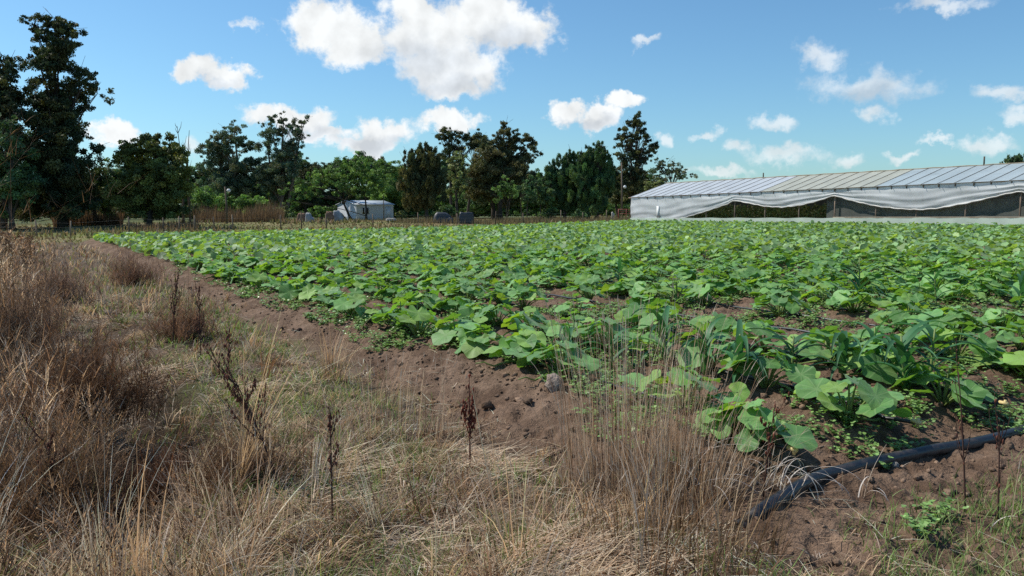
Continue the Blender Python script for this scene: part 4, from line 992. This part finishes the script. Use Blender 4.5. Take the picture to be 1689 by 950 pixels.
bush(955, 352, 18, 10, 90, PINE, 'low bush under the left conifer')
def reeds():
    Vs = []; Fs = []; Cs = []; n0 = 0
    for (p0, p1, Y, H, n, c) in ((322, 470, 84, 2.2, 2200, (.15, .105, .065)), (90, 205, 70, 1.7, 1500, (.13, .08, .045)), (655, 1040, 82, .75, 3200, (.17, .14, .08)), (470, 650, 90, .5, 700, (.15, .14, .06)), (215, 330, 62, .8, 900, (.19, .13, .08))):
        px = rng.uniform(p0, p1, n); yy = Y + rng.uniform(-3, 3, n); x = (px - 844.5) / F * yy; h = H * rng.uniform(.45, 1.1, n) * (.25 + 1.2 * fbm(x, yy, .35, 44))
        V, Fq, _ = blades(np.stack([x, yy, ground(x, yy, False)], 1), rng.uniform(0, 6.28, n), h, np.full(n, .05), rng.uniform(0, .15, n), rng.uniform(.1, .7, n), 2)
        Vs.append(V); Fs.append(Fq + n0); n0 += len(V); Cs.append(np.repeat(A(c) * rng.uniform(.6, 1.5, (n, 1)), 6, 0))
    tag(link('dry_reeds', npmesh('dry_reeds', np.concatenate(Vs), [np.concatenate(Fs)], np.concatenate(Cs), mat=M['grass'])), 'brown dry reeds and scrub at the foot of the trees', 'reeds', kind='stuff')
reeds()

# ------------------------------------------------------------------ greenhouse
GA = A((11.1, 75.0)); GD = A((.555, -.83)); GD = GD / np.linalg.norm(GD); GN = A((-GD[1], GD[0]))  # GN points away from the camera
GL = 46.0; HALF = 4.3
def gb(a, w=0.): p = GA + GD * a + GN * w; return p
def eave(a): return 3.12 + a * .0135
def ridge(a): return 4.44 + a * .0098
def ggr(a): return .42 + a * .002
def a_of(px, py=340):
    d = ray(px, py); r = d[0] / d[1]; return (GA[1] * r - GA[0]) / (GD[0] - GD[1] * r)
def z_of(px, py):
    a = a_of(px, py); return at(px, py, gb(a)[1])[2]
gh = empty('greenhouse', (GA[0], GA[1], ggr(0)))
GO = A((GA[0], GA[1], ggr(0)))
def P3(a, w, z): p = gb(a, w); return A((p[0], p[1], z)) - GO
def sheet(name, fn, nu, nv, mat, parent=gh, smooth=True):
    V = A([fn(i / nu, j / nv) for i in range(nu + 1) for j in range(nv + 1)])
    Q = A([(i * (nv + 1) + j, (i + 1) * (nv + 1) + j, (i + 1) * (nv + 1) + j + 1, i * (nv + 1) + j + 1) for i in range(nu) for j in range(nv)])
    return link(name, npmesh(name, V, [Q], mat=M[mat], smooth=smooth), parent)
# roof panels between rafters; three film colours
RS = 1.06; nrib = int(GL / RS)
aB0, aB1 = a_of(1250, 318), a_of(1440, 310)
for (k0, k1, mt) in ((0, round(aB0 / RS), 'roofblue'), (round(aB0 / RS), round(aB1 / RS), 'roofbeige'), (round(aB1 / RS), nrib, 'roofgrey')):
    def fn(u, v, k0=k0, k1=k1):
        a = (k0 + (k1 - k0) * u) * RS; sag = -.05 * abs(sin(pi * a / RS)) * sin(pi * v)
        return P3(a, -.25 + (HALF + .25) * v, eave(a) - .04 + (ridge(a) - eave(a) + .04) * v + sag)
    sheet('roof_panel', fn, (k1 - k0) * 4, 5, mt)
sheet('roof_panel', lambda u, v: P3(GL * u, HALF + (HALF + .2) * v, ridge(GL * u) + (eave(GL * u) - ridge(GL * u)) * v), 60, 3, 'roofgrey')
for k in range(nrib + 1):
    a = k * RS; mb = MB(); mb.tube([P3(a, -.38, eave(a) - .04), P3(a, HALF / 2, (eave(a) + ridge(a)) / 2 + .035), P3(a, HALF, ridge(a) + .03)], .015, 5, (.8, .75, .7)); mb.build('rafter', M['wood'], gh)
mb = MB(); k = np.linspace(0, GL, 60); mb.tube([P3(a, HALF, ridge(a) + .03 + .02 * sin(a * 3)) for a in k], .04, 6, (1.6, 1.6, 1.5)); mb.build('ridge_beam', M['wood'], gh)
mb = MB(); mb.tube([P3(a, -.06, eave(a) - .07 + .02 * sin(a * 2.3)) for a in np.linspace(-.4, GL, 90)], .045, 6, (1.6, 1.35, 1.15)); mb.build('eave_beam', M['wood'], gh)
mb = MB()
for k in range(nrib):
    a = k * RS + random.uniform(-.08, .08); mb.box(P3(a, -.14, eave(a) - .15), (.03, 0, 0), (0, .03, 0), (0, 0, random.uniform(.06, .12)), (.8, .7, .6))
mb.build('batten', M['wood'], gh)
for px, top in ((1259, 285), (1622, 258)):
    a = a_of(px, 300) + 2; w = HALF
    r = ray(px, 290); rr0 = r[0] / r[1]; B = GA + GN * HALF; a = (B[1] * rr0 - B[0]) / (GD[0] - GD[1] * rr0); p = gb(a, HALF)
    mb = MB(); zt = at(px, top, p[1])[2]; mb.tube([P3(a, HALF, ridge(a)), P3(a, HALF, zt)], .05, 6, (.6, .55, .5)); mb.build('ridge_post', M['wood'], gh)
postpx = [1042, 1084, 1165, 1212, 1262, 1318, 1377, 1445, 1512, 1593, 1683]
pa = [max(0.03, a_of(p)) for p in postpx] + [a_of(1683) + 3.1, a_of(1683) + 6.2, a_of(1683) + 9.3]
for a in pa:
    if a > GL: continue
    mb = MB(); c = random.uniform(.9, 1.5); mb.tube([P3(a, .02, ggr(a) - .1), P3(a, 0, eave(a) - .08)], .05, 7, (c, c * .9, c * .85)); mb.build('post', M['wood'], gh, True)
# swagged side film: lower edge measured along the wall
edge = [(1042, 362), (1100, 362), (1129, 359.5), (1165, 349), (1201, 337), (1213, 330.5), (1235, 334.8), (1265, 340.6), (1292, 342), (1322, 338.6), (1349, 332), (1378, 322.5), (1409, 331.5), (1450, 340.6), (1490, 344.8), (1520, 346), (1550, 343.6), (1600, 334.6), (1651, 322.5), (1683, 315.5), (1720, 325), (1800, 340), (1900, 345)]
ea = A([max(0, a_of(p, q)) for p, q in edge]); ez = A([at(p, q, gb(max(0, a_of(p, q)))[1])[2] for p, q in edge])
ea[-1] = max(ea[-1], GL)
def edgez(a): return float(np.interp(a, ea, ez))
def fnside(u, v):
    a = GL * u; zt = eave(a) - .08; zb = max(edgez(a), ggr(a) + .3); z = zt + (zb - zt) * v
    full = (zt - zb)
    wr = .030 * sin(v * 19 + 1.5 * sin(a * 1.1) + a * .4) * v + .02 * sin(a * 4.1 + z * 3) * (1 - v) + .02 * sin(a * 1.7 + z * 4) + .012 * sin(v * 37 + a * .9) * v * v
    billow = .16 * sin(pi * v) * (.6 + .4 * sin(a * .8))
    return P3(a, -.10 - billow * .6 - wr, z)
sheet('side_film', fnside, 300, 26, 'film')
mb = MB(); aa = np.linspace(a_of(1100), GL, 150); mb.tube([P3(a, -.14 + .02 * sin(a * 5), max(edgez(a), ggr(a) + .3) + .02 * sin(a * 7)) for a in aa], .05, 7); mb.build('film_hem', M['hem'], gh, True)
# bottom strip, top edge held at about 359
def fnstrip(u, v):
    a = GL * u; p = gb(a); zt = CAMZ - 7.3 * p[1] / F + .02 * sin(a * 2.1); return P3(a, -.2 - .03 * sin(a * 3) * (1 - v), ggr(a) - .15 + (zt - ggr(a) + .15) * (1 - v))
sheet('bottom_strip', fnstrip, 120, 3, 'strip')
def strt(a): return CAMZ - 7.3 * gb(a)[1] / F
mb = MB(); mb.tube([P3(a, -.16, strt(a) + .03) for a in np.linspace(a_of(1377), GL, 30)], .045, 6, (1.5, 1.5, 1.4)); mb.build('lower_rail', M['wood'], gh)
mb = MB(); mb.box(P3(a_of(1088), -.2, 1.75), (.09, -.13, 0), (.01, .01, 0), (0, 0, .5)); mb.build('board', M['white'], gh)
# end walls and back wall
for nm, a in (('end_wall', 0.0), ('end_wall', GL - .05)):
    V = [P3(a, 0, ggr(a)), P3(a, 2 * HALF, ggr(a)), P3(a, 2 * HALF, eave(a) - .1), P3(a, HALF, ridge(a) - .1), P3(a, 0, eave(a) - .1)]
    link(nm, npmesh(nm, V, [A([(0, 1, 2, 3, 4)])], mat=M['film']), gh)
def netmat():
    m, nt, out = newmat('shade_net')
    p = N(nt, 'ShaderNodeBsdfPrincipled'); p.inputs['Roughness'].default_value = .9
    geo = N(nt, 'ShaderNodeNewGeometry'); no = N(nt, 'ShaderNodeTexNoise'); no.inputs['Scale'].default_value = 2.5; no.inputs['Detail'].default_value = 6; nt.links.new(geo.outputs['Position'], no.inputs['Vector'])
    nt.links.new(mixc(nt, no.outputs[0], (.06, .065, .058), (.15, .155, .135)), p.inputs['Base Color'])
    tr = N(nt, 'ShaderNodeBsdfTransparent'); mx = N(nt, 'ShaderNodeMixShader'); mx.inputs[0].default_value = .28
    nt.links.new(p.outputs[0], mx.inputs[1]); nt.links.new(tr.outputs[0], mx.inputs[2]); nt.links.new(mx.outputs[0], out.inputs[0]); return m
M['net'] = netmat()
def fnnet(u, v):
    a0 = a_of(1360); a = a0 + (GL - a0) * u; return P3(a, .25 + .04 * sin(a * 2), ggr(a) + (eave(a) - .15 - ggr(a)) * v)
sheet('shade_net', fnnet, 60, 2, 'net')
def fnback(u, v): a = GL * u; return P3(a, 2 * HALF - .1, ggr(a) + (eave(a) - .1 - ggr(a)) * v)
M['backnet'] = solid('interior_shade_sheet', (.05, .052, .045), .9, .1, 2, .4)
sheet('back_net', fnback, 40, 2, 'backnet')  # dark sheet added at the back to keep the translucent house shaded inside
tag(gh, 'long wooden framed greenhouse covered with sagging white plastic film', 'greenhouse')
# tomato plants inside
def tomato():
    Ps = []; Cs = []; Ds = []; g = rng
    for row in range(3):
        w = 1.3 + row * 2.0; n = 15000
        a = g.uniform(2, GL - 1, n); zz_ = ggr(a) + g.uniform(0, 1, n) ** .8 * (1.55 + .3 * np.sin(a * 2.3)); p = GA[None] + GD[None] * a[:, None] + GN[None] * (w + g.normal(0, .28, n))[:, None]
        Ps.append(np.column_stack([p, zz_])); Cs.append(pick(n, [(.11, .16, .05), (.18, .18, .06), (.30, .24, .11), (.06, .10, .035)], (3, 3, 1, 3)))
    P = np.concatenate(Ps); C = np.concatenate(Cs); n = len(P)
    V, F_ = scatter(A([(0, 0, 0), (.5, .5, .1), (0, 1, 0), (-.5, .5, .1)]), [A([(0, 1, 2, 3)])], rotmats(g.uniform(0, 6.28, n), g.uniform(-1.2, 1.2, n), g.uniform(-1, 1, n)), P, g.uniform(.08, .2, n))
    tag(link('tomato_crop', npmesh('tomato_crop', V, F_, np.repeat(C, 4, 0), mat=M['foliage'])), 'tall dark staked crop growing inside the greenhouse', 'crop', kind='stuff')
tomato()

# ------------------------------------------------------------------ shack
def shack():
    Y0 = 99.0; nl = A(at(588, 361.5, Y0)); nr_ = A(at(649, 361, Y0 + 1.6)); bl = A(at(567, 361.5, Y0 + 3.4)); g0 = min(gz(nl[0], nl[1]), nl[2])
    W = (nr_ - nl)[:2]; D = (bl - nl)[:2]; H = 1.92
    e = empty('shack', (nl[0], nl[1], g0))
    def q(u, v, z): p = W * u + D * v; return A((p[0], p[1], z))
    def quad(name, pts, mat, parent=e): return link(name, npmesh(name, pts, [A([tuple(range(len(pts)))])], mat=M[mat]), parent)
    quad('front_wall', [q(0, 0, -.1), q(1, 0, -.1), q(1, 0, H), q(0, 0, H)], 'shackwall')
    quad('side_wall', [q(0, 1.5, -.1), q(0, 0, -.1), q(0, 0, H), q(0, .75, H + .42), q(0, 1.5, H)], 'shackwall')
    quad('side_wall', [q(1, 1.5, -.1), q(1, 0, -.1), q(1, 0, H), q(1, .75, H + .42), q(1, 1.5, H)], 'shackwall')
    quad('back_wall', [q(0, 1.5, -.1), q(1, 1.5, -.1), q(1, 1.5, H), q(0, 1.5, H)], 'shackwall')
    mb = MB(); up = A((0, 0, .03))
    for (v0, z0, v1, z1) in ((-.05, H - .02, .75, H + .50), (1.56, H - .02, .75, H + .50)):
        a, b, c, d = q(-.04, v0, z0), q(1.03, v0, z0), q(1.03, v1, z1), q(-.04, v1, z1)
        mb.add([a, b, c, d, a + up, b + up, c + up, d + up], [[(0, 1, 2, 3), (4, 5, 6, 7), (0, 1, 5, 4), (1, 2, 6, 5), (2, 3, 7, 6), (3, 0, 4, 7)]])
    mb.build('roof', M['shackroof'], e)
    n = A((W[1], -W[0])); n = n / np.linalg.norm(n)
    def fr(u, z, o): p = W * u + n * o; return A((p[0], p[1], z))
    wm = MB(); wm.box(fr(.245, 1.12, .02), (W[0] * .085, W[1] * .085, 0), (n[0] * .02, n[1] * .02, 0), (0, 0, .36)); win = wm.build('window', M['glass'], e)
    fm = MB()
    for u in (.16, .225, .27, .335): fm.box(fr(u, 1.12, .05), (W[0] * .008, W[1] * .008, 0), (n[0] * .015, n[1] * .015, 0), (0, 0, .38), (1, 1, 1))
    fm.build('frame', M['white'], win)
    dm = MB(); dm.box(fr(.86, .85, .02), (W[0] * .075, W[1] * .075, 0), (n[0] * .015, n[1] * .015, 0), (0, 0, .85)); dm.build('door', M['shackwall'], e)
    tag(e, 'small whitewashed shack with pale metal roof and one barred window', 'shack')
shack()
def pole(name, px, ytop, Y, r, label, cat, lamp=None, matn='wood'):
    x = at(px, 362, Y)[0]; g0 = gz(x, Y); e = empty(name, (x, Y, g0)); H = at(px, ytop, Y)[2] - g0
    mb = MB(); lx = (at(px, 362, Y)[0] - x); mb.tube([(0, 0, -.2), (.02, 0, H * .5), (-.06 if lamp else 0, 0, H)], [r, r * .85, r * .7], 8, (.7, .65, .6)); mb.build('post', M[matn], e, True)
    if lamp:
        z = at(px, lamp, Y)[2] - g0
        a = MB(); a.tube([(-.04, 0, z + .12), (.12, -.1, z + .2), (.3, -.14, z + .12)], .02, 6); a.build('arm', M['darkwood'], e)
        l = MB(); k = np.linspace(0, 1, 7); l.tube(np.stack([.32 + 0 * k, -.14 + 0 * k, z + .14 - .34 * k], 1), .17 * np.sin(pi * (.12 + .8 * k)) + .02, 10); l.build('lamp', M['white'], e, True)
    return tag(e, label, cat)
pole('lamp_pole', 374, 308, 76, .10, 'leaning wooden pole with a white lamp at the field edge', 'lamp pole', 314)
pole('lamp_pole', 1025, 268, 92, .12, 'tall pale wooden pole with a white lamp near the greenhouse', 'lamp pole', 308)
pole('thin_pole', 633, 322, 96, .06, 'thin pale pole standing before the front wall of the shack', 'pole')
# scrap heaps and tarpaulins
def heap(name, px, py, Y, w, h, mat, seed, label, cat, tilt=0, flat=.75):
    import bmesh
    x = at(px, 362, Y)[0]; z = gz(x, Y); k = Y / F; g = random.Random(seed); bm = bmesh.new(); bmesh.ops.create_cube(bm, size=2)
    bmesh.ops.subdivide_edges(bm, edges=bm.edges[:], cuts=5, use_grid_fill=True)
    for v in bm.verts:
        c = v.co; up = (c.z + 1) / 2; s = 1 - (1 - flat) * up
        nn = .04 * sin(5 * c.x + seed + 4 * c.z) + .03 * cos(9 * c.y + seed * 1.7) + g.uniform(-.04, .04)
        v.co = ((c.x * s + nn + tilt * up) * w * k / 2, (c.y * s + nn) * w * k * .33, (up + (nn * .6 if up > .4 else 0) - (.25 * max(0, c.x) if seed % 2 == 0 and up > .5 else 0)) * h * k)
    V = A([v.co[:] for v in bm.verts]); Fc = [A([[v.index for v in f.verts] for f in bm.faces if len(f.verts) == n_]) for n_ in (3, 4) if any(len(f.verts) == n_ for f in bm.faces)]; bm.free()
    return tag(link(name, npmesh(name, V, Fc, mat=M[mat], smooth=False), loc=(x, Y, z - .08)), label, cat)
heap('scrap_heap', 497, 355, 84, 17, 15, 'rust', 1, 'brown scrap heap left of the pale tarpaulin', 'scrap heap', .1, .6)
heap('tarpaulin', 511, 356, 83, 15, 16, 'tarpgrey', 2, 'pale grey tarpaulin bundle leaning on the scrap, left of the leafy bush', 'tarpaulin', -.2, .55)
heap('scrap_heap', 544, 355, 85, 14, 17, 'rust', 3, 'brown scrap heap between the leafy bush and the shack', 'scrap heap', 0, .7)
heap('tarpaulin', 557, 354, 86, 18, 18, 'tarpgrey', 4, 'grey tarpaulin covered pile at the left side of the shack', 'tarpaulin', .1, .7)
heap('stone_block', 611, 362, 92, 6, 5, 'concrete', 6, 'small pale block in front of the shack wall', 'block', 0, .8)
heap('rubble_pile', 645, 362, 88, 18, 6, 'concrete', 7, 'flat pale rubble pile in front of the right corner of the shack', 'rubble', 0, .7)
heap('tarpaulin', 731, 356, 82, 36, 19, 'tarpdark', 8, 'dark tarpaulin tent spread wide under the brownish tree', 'tarpaulin', 0, .6)
heap('tarpaulin', 769, 357, 80, 24, 20, 'tarpdark', 9, 'upright dark covered cage right of the wide dark tarpaulin', 'tarpaulin', .05, .92)
# red rail and little brick block by the greenhouse
def rail():
    x = at(1020, 355, 86)[0]; z = gz(x, 86); e = empty('red_rail', (x, 86, z)); mb = MB(); L = at(1046, 350, 86)[0] - x
    for h in (.75, 1.0, 1.2): mb.tube([(0, 0, h), (L, 0, h)], .035, 6)
    mb.build('bar', M['red'], e); mb = MB()
    for q in (0, .5, 1): mb.tube([(L * q, 0, -.1), (L * q, 0, 1.25)], .04, 6)
    mb.build('post', M['red'], e); tag(e, 'red painted rail fence at the left end of the greenhouse', 'rail fence')
rail()
heap('brick_pillar', 1011, 350, 90, 5, 14, 'concrete', 12, 'pale brick stump just left of the red rail', 'brick stump', 0, .95)
# wire fence
def fence():
    spec = [(-40, 50, 1.1), (60, 51, 1.1), (115, 52, 1.1), (213, 54, 1.15), (270, 55, 1.1), (295, 56, 1.15), (320, 57, 1.2), (353, 59, 1.1), (384, 60, 1.25), (463, 62, 1.2), (497, 65, 1.4), (538, 64, 1.25), (615, 70, 1.15), (690, 73, 1.2), (755, 75, 1.1), (817, 77, 1.3), (863, 79, 1.1), (925, 80, 1.3), (962, 83, 1.0), (1000, 84, 1.2)]
    x0 = at(538, 370, 66)[0]; e = empty('wire_fence', (x0, 66, gz(x0, 66))); off = A(e.location)
    tops = []
    for i, (px, Y, h) in enumerate(spec):
        x = at(px, 365, Y)[0]; z = gz(x, Y); g = random.Random(i); l = g.uniform(-.08, .08)
        mb = MB(); mb.tube([A((x, Y, z - .1)) - off, A((x + l, Y, z + h)) - off], [.06, .045], 7, A((1, .9, .8)) * g.uniform(.5, 1.2)); mb.build('post', M['wood'], e, True); tops.append((x, Y, z, h))
    for lv in (.35, .65, .95):
        mb = MB(); mb.tube([A((x, Y, z + lv)) - off for (x, Y, z, h) in tops], .003, 4, (1, 1, 1)); mb.build('wire', M['wire'], e)
    tag(e, 'low wire fence with uneven wooden posts along the far edge of the crop', 'fence')
fence()

# ------------------------------------------------------------------ light and sky
sun_az = atan2(-.90, .30); EL = radians(50)
sd = A((sin(sun_az) * cos(EL), cos(sun_az) * cos(EL), sin(EL)))
sl = bpy.data.lights.new('sun', 'SUN'); sl.energy = 5.0; sl.angle = radians(.53); sl.color = (1, .95, .86)
so = bpy.data.objects.new('sun', sl); COL.objects.link(so)
from mathutils import Vector
so.rotation_euler = Vector(sd).to_track_quat('Z', 'Y').to_euler(); so.location = (-20, 10, 40)
w = bpy.data.worlds.new('World'); SC.world = w; w.use_nodes = True; nt = w.node_tree; nt.nodes.clear()
out = N(nt, 'ShaderNodeOutputWorld'); bg = N(nt, 'ShaderNodeBackground'); bg.inputs[1].default_value = .09
sky = N(nt, 'ShaderNodeTexSky', sky_type='NISHITA', sun_disc=False); sky.sun_elevation = EL; sky.sun_rotation = sun_az % (2 * pi)
sky.air_density = 1.0; sky.dust_density = .6; sky.ozone_density = 1.6
tc = N(nt, 'ShaderNodeTexCoord'); sep = N(nt, 'ShaderNodeSeparateXYZ'); nt.links.new(tc.outputs['Generated'], sep.inputs[0])
az = mth(nt, 'ARCTAN2', sep.outputs[0], sep.outputs[1]); el = mth(nt, 'ARCSINE', sep.outputs[2])
cx = N(nt, 'ShaderNodeCombineXYZ'); nt.links.new(az, cx.inputs[0]); nt.links.new(el, cx.inputs[1])
def wn(scale, detail, rough=.55, col=False, vec=None):
    n = N(nt, 'ShaderNodeTexNoise'); n.inputs['Scale'].default_value = scale; n.inputs['Detail'].default_value = detail; n.inputs['Roughness'].default_value = rough
    nt.links.new(vec or cx.outputs[0], n.inputs['Vector']); return n.outputs[1 if col else 0]
def vm(op, a, b=None, s=None):
    n = N(nt, 'ShaderNodeVectorMath', operation=op)
    for i, q in enumerate((a, b)):
        if q is None: continue
        if isinstance(q, tuple): n.inputs[i].default_value = q
        else: nt.links.new(q, n.inputs[i])
    if s is not None: n.inputs['Scale'].default_value = s
    return n
warp = vm('SCALE', vm('SUBTRACT', wn(20, 6, .62, True), (.5, .5, .5)).outputs[0], s=.085).outputs[0]
warp2 = vm('MULTIPLY', warp, (1, .8, 0)).outputs[0]
P_ = vm('ADD', cx.outputs[0], warp2).outputs[0]
def azel(px, py):
    d = ray(px, py); L = sqrt(sum(q * q for q in d)); return atan2(d[0], d[1]), math.asin(d[2] / L)
def field(blobs, P_):
    cur = None
    for (px, py, rx, ry) in blobs:
        a, e = azel(px, py); kx = 1 / (rx / F * cos(a) ** 2 * 1.0); ky = 1 / (ry / F * cos(a))
        v = vm('MULTIPLY', vm('SUBTRACT', P_, (a, e, 0)).outputs[0], (kx, ky, 0)).outputs[0]
        L = N(nt, 'ShaderNodeVectorMath', operation='LENGTH'); nt.links.new(v, L.inputs[0]); l = L.outputs['Value']
        if cur is None: cur = l
        else:
            n = nt.nodes.new('ShaderNodeMath'); n.operation = 'SMOOTH_MIN'; nt.links.new(cur, n.inputs[0]); nt.links.new(l, n.inputs[1]); n.inputs[2].default_value = .25; cur = n.outputs[0]
    return cur
MAIN = [(535, 40, 62, 36), (595, 72, 55, 34), (700, 55, 80, 50), (790, 30, 80, 42), (850, 50, 70, 38), (740, 105, 90, 38), (745, 140, 55, 20), (330, 115, 42, 26), (375, 128, 38, 22), (680, 10, 40, 20),
        (480, 192, 80, 20), (640, 215, 55, 26), (535, 218, 50, 14), (740, 195, 52, 20), (600, 238, 70, 14), (190, 222, 50, 20), (935, 180, 34, 22), (990, 190, 40, 20), (1025, 168, 36, 16)]
SOFT = [(1345, 97, 40, 24), (1430, 142, 90, 24), (1070, 66, 28, 8), (1440, 186, 34, 16), (1285, 195, 42, 14), (1640, 152, 52, 18), (1680, 185, 42, 18), (1545, 5, 70, 12), (1395, 262, 34, 14), (1290, 250, 60, 16), (1640, 236, 50, 16), (1220, 240, 24, 14), (1100, 233, 16, 14), (415, 45, 22, 9), (1165, 212, 26, 9), (1500, 255, 30, 8), (1190, 285, 60, 9), (320, 250, 18, 16), (1560, 235, 30, 8)]
D1 = field(MAIN, P_); D2 = field(SOFT, P_)
fine = wn(42, 8, .66)
def edge_mask(D, lo, hi, amp):
    q = mth(nt, 'ADD', D, mth(nt, 'MULTIPLY', mth(nt, 'SUBTRACT', fine, .5), amp))
    r = N(nt, 'ShaderNodeMapRange', interpolation_type='SMOOTHSTEP'); nt.links.new(q, r.inputs[0]); r.inputs[1].default_value = lo; r.inputs[2].default_value = hi; r.inputs[3].default_value = 1; r.inputs[4].default_value = 0; return r.outputs[0]
m1 = edge_mask(D1, .66, 1.22, 1.15); m2 = mth(nt, 'MULTIPLY', edge_mask(D2, .25, 1.25, 1.5), .66)
mask = mth(nt, 'MAXIMUM', m1, m2)
# soft self shading: compare the broad noise with itself one step toward the sun
bil = wn(22, 4, .5); P2 = vm('ADD', cx.outputs[0], (-.012, .016, 0)).outputs[0]; bil2 = wn(22, 4, .5, vec=P2)
lit = mth(nt, 'MULTIPLY_ADD', mth(nt, 'SUBTRACT', bil2, bil), -.7, .0)
GREY = [(730, 135, 110, 20), (700, 95, 90, 30), (840, 70, 70, 24), (360, 140, 40, 14), (620, 235, 90, 14), (500, 215, 70, 14), (1430, 155, 90, 14), (960, 200, 60, 10)]
D3 = field(GREY, P_); r3 = N(nt, 'ShaderNodeMapRange', interpolation_type='SMOOTHSTEP'); nt.links.new(D3, r3.inputs[0]); r3.inputs[1].default_value = .1; r3.inputs[2].default_value = 1.6; r3.inputs[3].default_value = .20; r3.inputs[4].default_value = 0
bright = mth(nt, 'SUBTRACT', mth(nt, 'ADD', lit, 1.0), r3.outputs[0])
bright = mth(nt, 'MULTIPLY', mth(nt, 'MINIMUM', mth(nt, 'MAXIMUM', bright, .70), 1.06), 10.6)
cc_ = N(nt, 'ShaderNodeVectorMath', operation='SCALE'); tint = mixc(nt, mth(nt, 'MULTIPLY', r3.outputs[0], 3), (.97, 1, 1.01), (.86, .95, 1.06)); nt.links.new(tint, cc_.inputs[0]); nt.links.new(bright, cc_.inputs['Scale'])
up = mth(nt, 'GREATER_THAN', sep.outputs[2], 0.0); front_ = mth(nt, 'GREATER_THAN', sep.outputs[1], -.2)
mask = mth(nt, 'MULTIPLY', mask, up)
skyc = mixc(nt, 1, sky.outputs[0], (.90, 1.32, 1.53), 'MULTIPLY')
fin = mixc(nt, mask, skyc, cc_.outputs[0]); nt.links.new(fin, bg.inputs[0]); nt.links.new(bg.outputs[0], out.inputs[0])
w.cycles.sampling_method = 'MANUAL'; w.cycles.sample_map_resolution = 512
SC.view_settings.view_transform = 'Standard'; SC.view_settings.look = 'None'; SC.view_settings.exposure = 0; SC.view_settings.gamma = 1
SC.cycles.max_bounces = 7; SC.cycles.diffuse_bounces = 3; SC.cycles.glossy_bounces = 2; SC.cycles.transmission_bounces = 4; SC.cycles.transparent_max_bounces = 8
SC.cycles.use_denoising = False
SC.cycles.caustics_reflective = False; SC.cycles.caustics_refractive = False
